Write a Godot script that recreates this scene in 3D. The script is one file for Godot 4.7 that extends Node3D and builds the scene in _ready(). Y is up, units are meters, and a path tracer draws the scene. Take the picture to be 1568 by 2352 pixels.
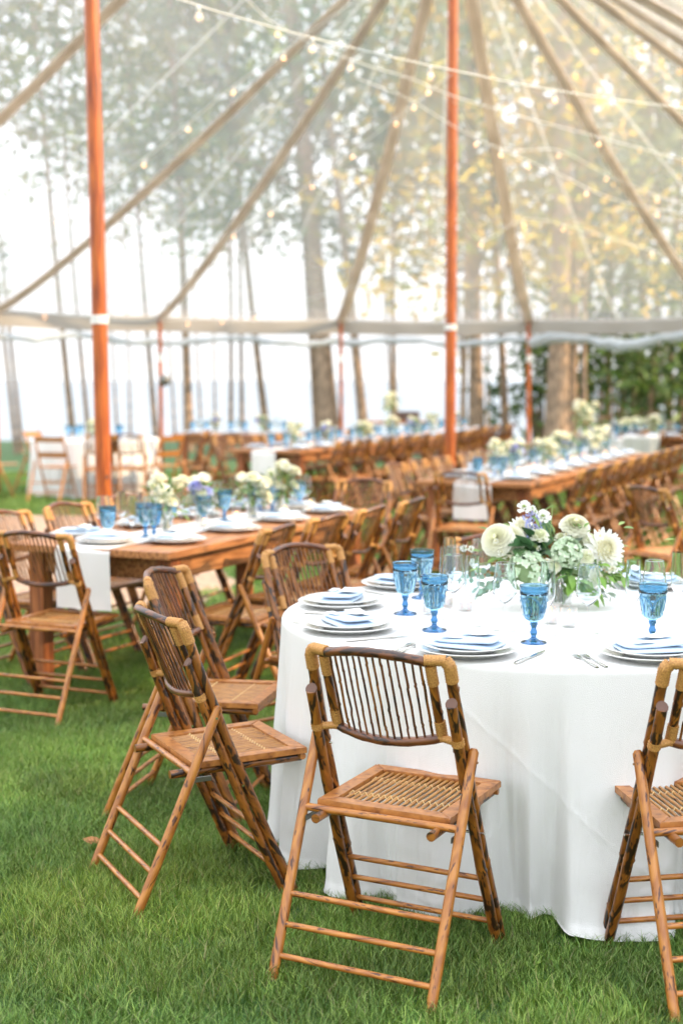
extends Node3D
# A wedding dinner laid out on a lawn under a clear sail tent beside a lake.
# Plan coordinates: x to the right of the camera, z away from it; P(x, z, y) turns them into Godot's axes.

const EYE := 1.56          # camera height
const LENS := 3267.0       # focal length in units of the 1568 x 2352 frame
const PITCH := 0.09279     # camera tilted down
const RIDGE_A := 0.485     # heading of the tent's ridge, clockwise from the view axis
var rnd := RandomNumberGenerator.new()
var M := {}
var names := {}


class B:
	var v := PackedVector3Array()
	var n := PackedVector3Array()
	var u := PackedVector2Array()
	var c := PackedColorArray()
	var ix := PackedInt32Array()
	var col := Color(1, 1, 1)

	func vert(p: Vector3, nn: Vector3, t := Vector2.ZERO) -> int:
		v.append(p); n.append(nn); u.append(t); c.append(col)
		return v.size() - 1

	func tri(a: int, b: int, d: int) -> void:   # counter-clockwise seen from outside
		ix.append(a); ix.append(d); ix.append(b)

	func quad(a: Vector3, b: Vector3, d: Vector3, e: Vector3) -> void:
		var nn := (b - a).cross(e - a)
		if nn.length_squared() < 1e-16:
			nn = (d - b).cross(e - b)
		nn = nn.normalized()
		var i := vert(a, nn, Vector2(0, 0)); vert(b, nn, Vector2(1, 0)); vert(d, nn, Vector2(1, 1)); vert(e, nn, Vector2(0, 1))
		tri(i, i + 1, i + 2); tri(i, i + 2, i + 3)

	func tri3(a: Vector3, b: Vector3, d: Vector3) -> void:
		var nn := (b - a).cross(d - a).normalized()
		var i := vert(a, nn, Vector2(0, 0)); vert(b, nn, Vector2(1, 0)); vert(d, nn, Vector2(0.5, 1))
		tri(i, i + 1, i + 2)

	func tube(pts: Array, rad: Array, sides := 8, uv_at := Vector2.ZERO, cap := true, flat := 1.0) -> void:
		var first := v.size()
		var count := pts.size()
		var t0: Vector3 = (pts[1] - pts[0]).normalized()
		var side := t0.cross(Vector3.UP)
		if side.length() < 0.05:
			side = t0.cross(Vector3.RIGHT)
		side = side.normalized()
		var along := 0.0
		for k in count:
			var t: Vector3 = (pts[mini(k + 1, count - 1)] - pts[maxi(k - 1, 0)]).normalized()
			side = (side - t * side.dot(t)).normalized()
			var up := t.cross(side)
			if k > 0:
				along += (pts[k] as Vector3).distance_to(pts[k - 1])
			for j in sides + 1:
				var a := TAU * j / sides
				var d := side * cos(a) * flat + up * sin(a)
				vert(pts[k] + d * rad[k], (side * cos(a) / flat + up * sin(a)).normalized(), uv_at + Vector2(float(j) / sides, along))
		for k in count - 1:
			for j in sides:
				var i := first + k * (sides + 1) + j
				tri(i, i + 1, i + sides + 2); tri(i, i + sides + 2, i + sides + 1)
		if cap:
			for e in [0, count - 1]:
				var out: Vector3 = (pts[0] - pts[1]).normalized() if e == 0 else (pts[count - 1] - pts[count - 2]).normalized()
				var mid := vert(pts[e], out, uv_at + Vector2(0.5, 0.5))
				var ring := v.size()
				for j in sides:
					vert(v[first + e * (sides + 1) + j], out, uv_at + Vector2(0.5 + 0.02 * cos(TAU * j / sides), 0.5 + 0.02 * sin(TAU * j / sides)))
				for j in sides:
					if e == 0:
						tri(mid, ring + (j + 1) % sides, ring + j)
					else:
						tri(mid, ring + j, ring + (j + 1) % sides)

	func lathe(prof: Array, sides := 24, at := Vector3.ZERO, ripple := 0.0, lobes := 8, lo := 0.0, hi := 0.0) -> void:   # (radius, height) from the bottom outside upwards
		var first := v.size()
		var count := prof.size()
		for k in count:
			var p: Vector2 = prof[k]
			var d: Vector2 = (prof[mini(k + 1, count - 1)] - prof[maxi(k - 1, 0)])
			var nn := Vector2(d.y, -d.x).normalized()
			for j in sides + 1:
				var a := TAU * j / sides
				var r := p.x
				if ripple != 0.0 and p.y > lo and p.y < hi:
					r += ripple * cos(a * lobes) * cos((p.y - lo) / (hi - lo) * TAU * 1.5)
				vert(at + Vector3(cos(a) * r, p.y, -sin(a) * r), Vector3(cos(a) * nn.x, nn.y, -sin(a) * nn.x), Vector2(float(j) / sides, float(k) / count))
		for k in count - 1:
			for j in sides:
				var i := first + k * (sides + 1) + j
				tri(i, i + 1, i + sides + 2); tri(i, i + sides + 2, i + sides + 1)

	func box(at: Vector3, size: Vector3, bev := 0.004, basis := Basis.IDENTITY) -> void:
		var h := size / 2
		bev = minf(bev, minf(h.x, minf(h.y, h.z)) * 0.9)
		var cn := func(sx: int, sy: int, sz: int, ax: int) -> Vector3:   # corner, pulled in along the two axes other than ax
			var p := Vector3(sx * h.x, sy * h.y, sz * h.z)
			for k in 3:
				if k != ax:
					p[k] -= signf(p[k]) * bev
			return at + basis * p
		for ax in 3:
			var b1 := (ax + 1) % 3
			var b2 := (ax + 2) % 3
			for s in [-1, 1]:
				var q := []
				for t in [[-1, -1], [1, -1], [1, 1], [-1, 1]]:
					var sg := [0, 0, 0]
					sg[ax] = s; sg[b1] = t[0]; sg[b2] = t[1]
					q.append(cn.call(sg[0], sg[1], sg[2], ax))
				if s > 0:
					quad(q[0], q[1], q[2], q[3])
				else:
					quad(q[3], q[2], q[1], q[0])
			for s in [-1, 1]:
				for t in [-1, 1]:   # the four edges along ax
					var e := []
					for w in [-1, 1]:
						var sg := [0, 0, 0]
						sg[ax] = w; sg[b1] = s; sg[b2] = t
						e.append(cn.call(sg[0], sg[1], sg[2], b1))
						e.append(cn.call(sg[0], sg[1], sg[2], b2))
					quad(e[0], e[1], e[3], e[2])
					ix_flip_if_inward(at, 2)
		for sx in [-1, 1]:
			for sy in [-1, 1]:
				for sz in [-1, 1]:
					tri3(cn.call(sx, sy, sz, 0), cn.call(sx, sy, sz, 1), cn.call(sx, sy, sz, 2))
					ix_flip_if_inward(at, 1)

	func ix_flip_if_inward(from: Vector3, tris: int) -> void:
		var m := ix.size()
		var i := ix[m - 3]
		if n[i].dot(v[i] - from) >= 0:
			return
		for k in tris:
			var j := m - 3 * (k + 1)
			var s := ix[j + 1]; ix[j + 1] = ix[j + 2]; ix[j + 2] = s
		for k in range(v.size() - (4 if tris == 2 else 3), v.size()):
			n[k] = -n[k]

	func grid(nx: int, ny: int, f: Callable, flip := false) -> void:   # f(s, t) -> position; normal is d/ds x d/dt
		var first := v.size()
		for j in ny + 1:
			for i in nx + 1:
				var s := float(i) / nx
				var t := float(j) / ny
				var p: Vector3 = f.call(s, t)
				var e := 0.001
				var ds: Vector3 = f.call(s + e, t) - f.call(s - e, t)
				var dt: Vector3 = f.call(s, t + e) - f.call(s, t - e)
				var nn := ds.cross(dt)
				if nn.length() < 1e-12:   # a pole of the sheet: look beside it
					var tt := t + (0.01 if t < 0.5 else -0.01)
					nn = (f.call(s + e, tt) - f.call(s - e, tt)).cross(f.call(s, tt + e) - f.call(s, tt - e))
				nn = nn.normalized()
				vert(p, -nn if flip else nn, Vector2(s, t))
		for j in ny:
			for i in nx:
				var a := first + j * (nx + 1) + i
				if flip:
					tri(a, a + nx + 2, a + 1); tri(a, a + nx + 1, a + nx + 2)
				else:
					tri(a, a + 1, a + nx + 2); tri(a, a + nx + 2, a + nx + 1)

	func slab(poly: Array, thick: float, bev := 0.003) -> void:   # poly: counter-clockwise seen from above, top face at its height
		var cen := Vector3.ZERO
		for p in poly:
			cen += p / poly.size()
		var top := []
		for p in poly:
			top.append(p + (cen - p).normalized() * bev)
		var k := poly.size()
		var dn := Vector3(0, -thick, 0)
		var bv := Vector3(0, -bev, 0)
		for i in range(1, k - 1):
			tri3(top[0], top[i], top[i + 1])
			tri3(poly[0] + dn, poly[i + 1] + dn, poly[i] + dn)
		for i in k:
			var j := (i + 1) % k
			quad(poly[i] + bv, poly[j] + bv, top[j], top[i])
			quad(poly[i] + dn, poly[j] + dn, poly[j] + bv, poly[i] + bv)

	func leaf(at: Vector3, dir: Vector3, up: Vector3, length: float, width: float, curl := 0.25, segs := 4) -> void:
		var d := dir.normalized()
		var side := d.cross(up).normalized()
		var nn := side.cross(d).normalized()
		var first := v.size()
		for k in segs + 1:
			var t := float(k) / segs
			var w := width * 0.5 * pow(sin(PI * clampf(t * 0.92 + 0.06, 0, 1)), 0.8)
			var p := at + d * length * t - nn * curl * length * t * t
			vert(p + side * w + nn * w * 0.25, nn - side * 0.25, Vector2(0, t)); vert(p, nn, Vector2(0.5, t)); vert(p - side * w + nn * w * 0.25, nn + side * 0.25, Vector2(1, t))
		for k in segs:
			var i := first + k * 3
			tri(i + 1, i, i + 3); tri(i + 1, i + 3, i + 4); tri(i + 2, i + 1, i + 4); tri(i + 2, i + 4, i + 5)

	func done(mat: Material) -> ArrayMesh:
		var a := []
		a.resize(Mesh.ARRAY_MAX)
		a[Mesh.ARRAY_VERTEX] = v; a[Mesh.ARRAY_NORMAL] = n; a[Mesh.ARRAY_TEX_UV] = u; a[Mesh.ARRAY_COLOR] = c; a[Mesh.ARRAY_INDEX] = ix
		var m := ArrayMesh.new()
		m.add_surface_from_arrays(Mesh.PRIMITIVE_TRIANGLES, a)
		m.surface_set_material(0, mat)
		return m


# ---------------------------------------------------------------- helpers
func P(x: float, z: float, y := 0.0) -> Vector3:
	return Vector3(x, y, -z)


func seen(px: float, py: float, z: float) -> Vector3:   # the point at plan depth z on the sight line measured in the photograph
	var x := (px - 784.0) / LENS
	var y := (1176.0 - py) / LENS
	var f := cos(PITCH) + y * sin(PITCH)
	return P(x / f * z, z, EYE + (y * cos(PITCH) - sin(PITCH)) / f * z)


func numbered(called: String) -> String:
	names[called] = names.get(called, -1) + 1
	return called if names[called] == 0 else "%s_%03d" % [called, names[called]]


func tag(o: Node3D, label: String, category: String, group := "") -> void:
	o.set_meta("label", label); o.set_meta("category", category)
	if group:
		o.set_meta("group", group)


func thing(called: String, label: String, category: String, at := Vector3.ZERO, turn := 0.0, group := "") -> Node3D:
	var o := Node3D.new()
	o.name = numbered(called); add_child(o)
	o.position = at; o.rotation.y = turn
	tag(o, label, category, group)
	return o


func part(called: String, m: Mesh, parent: Node3D, kind := "") -> MeshInstance3D:
	var o := MeshInstance3D.new()
	o.mesh = m
	o.name = called if parent != self else numbered(called)
	parent.add_child(o, true)
	if kind:
		o.set_meta("kind", kind)
	return o


func single(called: String, m: Mesh, label: String, category: String, at := Vector3.ZERO, turn := 0.0, group := "") -> MeshInstance3D:
	var o := part(called, m, self)
	o.position = at; o.rotation.y = turn
	tag(o, label, category, group)
	return o


func dup(src: Node3D, called: String, label: String, category: String, at: Vector3, turn := 0.0, group := "") -> Node3D:
	var o: Node3D = src.duplicate()
	o.name = numbered(called); add_child(o)
	o.position = at; o.rotation.y = turn
	for k in ["group"]:
		if o.has_meta(k):
			o.remove_meta(k)
	tag(o, label, category, group)
	return o


func lin(r: float, g: float, b: float) -> Color:   # a linear base colour for albedo_color
	return Color(r, g, b).linear_to_srgb()


func mat(called: String, color: Color, rough := 0.7, extra := {}) -> StandardMaterial3D:
	var m := StandardMaterial3D.new()
	m.resource_name = called
	m.albedo_color = color; m.roughness = rough
	for k in extra:
		m.set(k, extra[k])
	M[called] = m
	return m


func noise_tex(seed_: int, freq: float, w := 256, octaves := 4, ramp: Gradient = null, normal := 0.0) -> NoiseTexture2D:
	var fn := FastNoiseLite.new()
	fn.seed = seed_; fn.frequency = freq; fn.fractal_octaves = octaves
	var t := NoiseTexture2D.new()
	t.width = w; t.height = w; t.seamless = true; t.noise = fn
	if ramp:
		t.color_ramp = ramp
	if normal > 0:
		t.as_normal_map = true; t.bump_strength = normal
	return t


func ramp(stops: Array) -> Gradient:
	var g := Gradient.new()
	var o := PackedFloat32Array(); var cs := PackedColorArray()
	for s in stops:
		o.append(s[0]); cs.append(s[1])
	g.offsets = o; g.colors = cs
	return g


func bamboo_tex(seed_: int, base: Color, warm: Color, burnt: Color, share: float) -> ImageTexture:   # burnt blotches on a lacquered cane, round and along it
	var w := 128
	var h := 512
	var im := Image.create(w, h, false, Image.FORMAT_RGB8)
	var a := FastNoiseLite.new(); a.seed = seed_; a.frequency = 1.0; a.fractal_octaves = 3
	var b := FastNoiseLite.new(); b.seed = seed_ + 7; b.frequency = 1.0; b.fractal_octaves = 2
	for y in h:
		for x in w:
			var t := TAU * x / w
			var ty := TAU * y / h
			var p: Vector3 = Vector3(cos(t) * 0.75, sin(t) * 0.75 + cos(ty) * 2.9, sin(ty) * 2.9)
			var blotch := a.get_noise_3dv(p * 0.62) + 0.30 * b.get_noise_3dv(p * 2.4)
			var streak := b.get_noise_3d(cos(t) * 9.0, sin(t) * 9.0 + cos(ty) * 1.2, sin(ty) * 1.2)
			var cc := base.lerp(warm, clampf(0.5 + 0.9 * b.get_noise_3dv(p * 0.8 + Vector3(5, 3, 1)) + 0.35 * streak, 0, 1))
			cc = cc.lerp(burnt, smoothstep(share - 0.05, share + 0.17, blotch + 0.12 * streak))
			im.set_pixel(x, y, cc)
	return ImageTexture.create_from_image(im)


# ---------------------------------------------------------------- camera, sky, sun
func stage() -> void:
	var cam := Camera3D.new()
	cam.name = "camera"
	add_child(cam)
	var lens := CameraAttributesPhysical.new()
	lens.frustum_focal_length = 33.34
	lens.exposure_aperture = 1.5
	lens.frustum_focus_distance = 3.95
	lens.frustum_near = 0.05
	lens.frustum_far = 6000.0
	cam.attributes = lens
	cam.position = Vector3(0, EYE, 0)
	cam.rotation.x = -PITCH
	cam.fov = 2.0 * rad_to_deg(atan(1176.0 / LENS))
	cam.near = 0.05
	cam.far = 6000.0
	cam.current = true
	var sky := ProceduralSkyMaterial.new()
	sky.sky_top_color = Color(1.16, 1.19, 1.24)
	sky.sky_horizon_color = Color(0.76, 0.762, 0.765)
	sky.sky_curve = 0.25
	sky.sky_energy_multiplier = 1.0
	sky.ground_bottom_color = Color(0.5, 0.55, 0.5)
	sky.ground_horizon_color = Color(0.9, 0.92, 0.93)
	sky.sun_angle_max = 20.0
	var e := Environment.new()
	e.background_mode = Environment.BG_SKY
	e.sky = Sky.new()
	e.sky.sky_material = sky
	e.tonemap_mode = Environment.TONE_MAPPER_LINEAR
	e.tonemap_exposure = 2.5
	e.sdfgi_enabled = true
	e.ssao_enabled = true
	e.ssil_enabled = true
	var we := WorldEnvironment.new()
	we.name = "world_environment"
	we.environment = e
	add_child(we)
	var sun := DirectionalLight3D.new()
	sun.name = "sun"
	sun.light_energy = 1.1
	sun.light_color = Color(1.0, 0.87, 0.70)
	sun.light_angular_distance = 0.6
	sun.shadow_enabled = true
	add_child(sun)
	sun.look_at_from_position(P(9, -1.6, 4.4), P(0, 0, 0))


func materials() -> void:
	var b1 := bamboo_tex(3, Color(0.72, 0.47, 0.19), Color(0.58, 0.34, 0.12), Color(0.30, 0.15, 0.06), 0.30)
	var b2 := bamboo_tex(11, Color(0.60, 0.37, 0.12), Color(0.42, 0.235, 0.07), Color(0.16, 0.08, 0.035), 0.07)
	var b3 := bamboo_tex(23, Color(0.46, 0.26, 0.11), Color(0.33, 0.17, 0.085), Color(0.18, 0.09, 0.06), 0.14)
	var b4 := bamboo_tex(31, Color(0.72, 0.51, 0.25), Color(0.58, 0.38, 0.17), Color(0.30, 0.16, 0.07), 0.36)
	var lacquer := {"clearcoat_enabled": true, "clearcoat": 0.35, "clearcoat_roughness": 0.2, "uv1_scale": Vector3(1, 1.1, 1)}
	mat("cane_light", Color(1, 1, 1), 0.42, lacquer.merged({"albedo_texture": b1}))
	mat("cane_burnt", Color(1, 1, 1), 0.40, lacquer.merged({"albedo_texture": b2}))
	mat("cane_dark", Color(1, 1, 1), 0.42, lacquer.merged({"albedo_texture": b3}))
	mat("cane_slat", Color(1, 1, 1), 0.48, lacquer.merged({"albedo_texture": b4}))
	mat("cane_frame", Color(1, 1, 1), 0.45, {"albedo_texture": noise_tex(5, 0.02, 256, 4, ramp([[0.0, Color(0.42, 0.23, 0.09)], [0.3, Color(0.60, 0.37, 0.16)], [1.0, Color(0.74, 0.49, 0.24)]])), "uv1_triplanar": true, "uv1_scale": Vector3(5, 5, 5), "clearcoat_enabled": true, "clearcoat": 0.3, "clearcoat_roughness": 0.25})
	mat("cane_end", lin(0.16, 0.09, 0.07), 0.8)
	mat("rattan", Color(0.83, 0.62, 0.35), 0.55, {"albedo_texture": noise_tex(9, 0.05, 128, 3, ramp([[0, Color(0.72, 0.66, 0.6)], [1, Color(1, 1, 1)]])), "uv1_scale": Vector3(3, 20, 1)})
	mat("twine", Color(0.82, 0.68, 0.47), 0.8)
	mat("bright_metal", Color(0.78, 0.77, 0.74), 0.22, {"metallic": 1.0})
	mat("dull_metal", Color(0.5, 0.5, 0.48), 0.4, {"metallic": 1.0})
	mat("golden_wood", Color(0.80, 0.55, 0.30), 0.5, {"albedo_texture": noise_tex(61, 0.03, 128, 3, ramp([[0, Color(0.75, 0.7, 0.62)], [1, Color(1, 1, 1)]])), "uv1_triplanar": true, "uv1_scale": Vector3(4, 4, 4)})
	var grain := noise_tex(17, 0.016, 512, 5, ramp([[0.0, Color(0.36, 0.21, 0.12)], [0.35, Color(0.58, 0.38, 0.22)], [0.6, Color(0.68, 0.46, 0.28)], [1.0, Color(0.80, 0.58, 0.38)]]))
	var grain_n := noise_tex(18, 0.03, 256, 4, null, 3.0)
	mat("board_wood", Color(1, 1, 1), 0.42, {"albedo_texture": grain, "uv1_triplanar": true, "uv1_scale": Vector3(4.5, 4.5, 0.35), "normal_enabled": true, "normal_texture": grain_n, "normal_scale": 0.25})
	mat("leg_wood", Color(0.9, 0.78, 0.7), 0.5, {"albedo_texture": grain, "uv1_triplanar": true, "uv1_scale": Vector3(4.5, 0.35, 4.5)})
	var pole_g := noise_tex(41, 0.02, 512, 5, ramp([[0.0, Color(0.26, 0.10, 0.03)], [0.38, Color(0.58, 0.26, 0.06)], [0.6, Color(0.72, 0.36, 0.09)], [1.0, Color(0.84, 0.50, 0.18)]]))
	mat("pole_wood", Color(1, 1, 1), 0.4, {"albedo_texture": pole_g, "uv1_triplanar": true, "uv1_scale": Vector3(6, 0.22, 6), "clearcoat_enabled": true, "clearcoat": 0.3, "clearcoat_roughness": 0.3})
	var weave := noise_tex(55, 0.2, 256, 2, null, 2.0)
	mat("linen", lin(0.76, 0.755, 0.74), 0.85, {"normal_enabled": true, "normal_texture": weave, "normal_scale": 0.8, "uv1_triplanar": true, "uv1_scale": Vector3(6, 6, 6), "backlight_enabled": true, "backlight": Color(0.22, 0.22, 0.22)})
	mat("napkin_blue", lin(0.53, 0.645, 0.78), 0.85, {"normal_enabled": true, "normal_texture": weave, "normal_scale": 0.3, "uv1_triplanar": true, "uv1_scale": Vector3(12, 12, 12)})
	mat("china", lin(0.78, 0.78, 0.76), 0.18, {"clearcoat_enabled": true, "clearcoat": 0.5, "clearcoat_roughness": 0.05})
	mat("card_paper", lin(0.82, 0.82, 0.80), 0.8)
	mat("candle_wax", lin(0.82, 0.80, 0.76), 0.5, {"subsurf_scatter_enabled": true, "subsurf_scatter_strength": 0.3})
	mat("flame", Color(1, 0.7, 0.35), 0.5, {"emission_enabled": true, "emission": Color(1.0, 0.62, 0.25), "emission_energy_multiplier": 5.0})
	mat("filament", Color(1, 0.7, 0.4), 0.5, {"emission_enabled": true, "emission": Color(1.0, 0.66, 0.34), "emission_energy_multiplier": 7.0})
	var clear := {"transparency": BaseMaterial3D.TRANSPARENCY_ALPHA}
	mat("solid_glass", Color(0.97, 0.99, 1.0, 0.0), 0.0, {"refraction_enabled": true, "refraction_scale": 0.045})
	mat("clear_glass", Color(0.95, 0.97, 1.0, 0.05), 0.03, clear)
	mat("bulb_glass", Color(1.0, 0.97, 0.93, 0.3), 0.05, clear)
	mat("water_clear", Color(0.85, 0.93, 0.95, 0.10), 0.02, clear)
	mat("blue_glass", Color(0.60, 0.78, 0.88, 0.0), 0.02, {"refraction_enabled": true, "refraction_scale": 0.04})
	mat("blue_stem", Color(0.30, 0.55, 0.78, 0.0), 0.02, {"refraction_enabled": true, "refraction_scale": 0.04})
	mat("blue_water", Color(0.18, 0.46, 0.60, 0.40), 0.04, clear)
	mat("vinyl", Color(0.97, 0.97, 0.95, 0.2), 0.12, clear.merged({"backlight_enabled": true, "backlight": Color(0.44, 0.44, 0.44)}))
	mat("rolled_vinyl", Color(0.74, 0.77, 0.79, 0.7), 0.2, clear)
	mat("seam_tape", Color(0.95, 0.94, 0.90, 0.3), 0.2, clear.merged({"backlight_enabled": true, "backlight": Color(0.5, 0.5, 0.5)}))
	mat("strap_canvas", lin(0.80, 0.73, 0.65), 0.85, {"backlight_enabled": true, "backlight": Color(1.0, 1.0, 1.0), "albedo_texture": noise_tex(71, 0.02, 128, 3, ramp([[0, Color(0.86, 0.85, 0.84)], [1, Color(1, 1, 1)]])), "uv1_triplanar": true, "uv1_scale": Vector3(1, 1, 1)})
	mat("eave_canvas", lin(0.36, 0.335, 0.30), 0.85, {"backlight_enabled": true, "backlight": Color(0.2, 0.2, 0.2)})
	mat("white_cord", lin(0.76, 0.76, 0.74), 0.6)
	mat("socket", lin(0.55, 0.55, 0.53), 0.5)
	mat("petal", Color(1, 1, 1), 0.7, {"vertex_color_use_as_albedo": true, "backlight_enabled": true, "backlight": Color(0.7, 0.7, 0.7)})
	mat("leafage", Color(1, 1, 1), 0.5, {"vertex_color_use_as_albedo": true, "backlight_enabled": true, "backlight": Color(0.3, 0.3, 0.3)})
	mat("tree_leaf", Color(1, 1, 1), 0.55, {"vertex_color_use_as_albedo": true, "backlight_enabled": true, "backlight": Color(0.8, 0.8, 0.8)})
	mat("blade", Color(1, 1, 1), 0.45, {"vertex_color_use_as_albedo": true, "backlight_enabled": true, "backlight": Color(0.8, 0.8, 0.8)})
	var bark := noise_tex(81, 0.03, 256, 4, ramp([[0, Color(0.32, 0.27, 0.23)], [0.5, Color(0.56, 0.47, 0.39)], [1, Color(0.80, 0.68, 0.57)]]))
	mat("bark", Color(1, 1, 1), 0.9, {"albedo_texture": bark, "uv1_triplanar": true, "uv1_scale": Vector3(2.5, 0.5, 2.5), "heightmap_enabled": false})
	mat("turf", Color(1, 1, 1), 0.95, {"albedo_texture": noise_tex(91, 0.03, 512, 5, ramp([[0, lin(0.022, 0.060, 0.010)], [0.5, lin(0.040, 0.098, 0.016)], [1, lin(0.070, 0.140, 0.026)]])), "uv1_triplanar": true, "uv1_world_triplanar": true, "uv1_scale": Vector3(0.4, 0.4, 0.4)})
	mat("earth", Color(1, 1, 1), 0.95, {"albedo_texture": noise_tex(93, 0.04, 512, 5, ramp([[0, Color(0.55, 0.44, 0.36)], [1, Color(0.76, 0.65, 0.55)]])), "uv1_triplanar": true, "uv1_world_triplanar": true, "uv1_scale": Vector3(0.5, 0.5, 0.5)})
	mat("lake_water", lin(0.232, 0.262, 0.285), 0.5, {"specular_mode": BaseMaterial3D.SPECULAR_DISABLED, "normal_enabled": true, "normal_texture": noise_tex(95, 0.05, 256, 3, null, 4.0), "normal_scale": 0.35, "uv1_triplanar": true, "uv1_world_triplanar": true, "uv1_scale": Vector3(0.12, 0.12, 0.12)})
	mat("crate_wood", lin(0.10, 0.06, 0.045), 0.7)
	mat("dry_leaf", Color(0.62, 0.40, 0.22), 0.8)


# ---------------------------------------------------------------- chairs (local: forward is -z)
func S(x: float, y: float, s: float) -> Vector3:
	return Vector3(x, y, -s)


func cane(b: B, from: Vector3, to: Vector3, r: float, sides := 10, knots := 0.13, bow := Vector3.ZERO, wob := 0.0015) -> void:   # a bamboo cane with swollen joints
	var l := from.distance_to(to)
	var pts := []; var rad := []
	if knots > 5.0:   # a planed pole without joints
		for i in 5:
			pts.append(from.lerp(to, i / 4.0) + bow * i * (4.0 - i) / 4.0); rad.append(r)
		b.tube(pts, rad, sides, Vector2(rnd.randf(), rnd.randf() * 3.0))
		return
	var k := maxi(1, int(round(l / knots)))
	var off := rnd.randf_range(0.25, 0.75) / k
	var ts := [0.0]
	for i in k:
		var t := (float(i) / k + off)
		if t > 0.03 and t < 0.97:
			var e := 0.004 / l
			ts.append(t - e * 2.2); ts.append(t - e * 0.6); ts.append(t + e * 0.6); ts.append(t + e * 2.2)
			var mid := t + 0.5 / k
			if mid < 0.97:
				ts.append(mid)
	ts.append(1.0)
	ts.sort()
	for t in ts:
		var q := 1.0
		for i in k:
			var d: float = absf(t - (float(i) / k + off)) * l
			if d < 0.004:
				q = 1.10
		var p: Vector3 = from.lerp(to, t) + bow * 4.0 * t * (1.0 - t)
		if t > 0.0 and t < 1.0:
			p += Vector3(rnd.randf_range(-wob, wob), 0, rnd.randf_range(-wob, wob))
		pts.append(p); rad.append(r * q)
	b.tube(pts, rad, sides, Vector2(rnd.randf(), rnd.randf() * 3.0))


func bind_round(b: B, pts: Array, r: float, sides := 8, pitch := 0.0055) -> void:   # turns of split rattan round a joint
	var out := []; var rad := []
	for i in pts.size() - 1:
		var l: float = pts[i].distance_to(pts[i + 1])
		var k := maxi(2, int(l / pitch))
		for j in k:
			for h in [0.08, 0.5, 0.92]:
				out.append(pts[i].lerp(pts[i + 1], (j + h) / k)); rad.append(r + (0.0018 if h == 0.5 else 0.0))
	b.tube(out, rad, sides, Vector2(rnd.randf(), 0), true)


func frame_at(side: float, h: float) -> Vector3:   # the long back pole: front foot to top corner
	var t := h / 0.845
	return S(side * lerpf(0.218, 0.199, t), h, lerpf(0.255, -0.088, t) - 0.012 * sin(PI * t))


func rear_at(side: float, h: float) -> Vector3:
	return S(side * lerpf(0.224, 0.229, h / 0.6), h, lerpf(-0.255, 0.006, h / 0.6))


func back_at(x: float, h: float) -> Vector3:   # the curved backrest
	var q := 1.0 - pow(absf(x) / 0.155, 2.0)
	return S(x, h, lerpf(0.255, -0.088, h / 0.845) - 0.014 - 0.038 * q)


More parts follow.
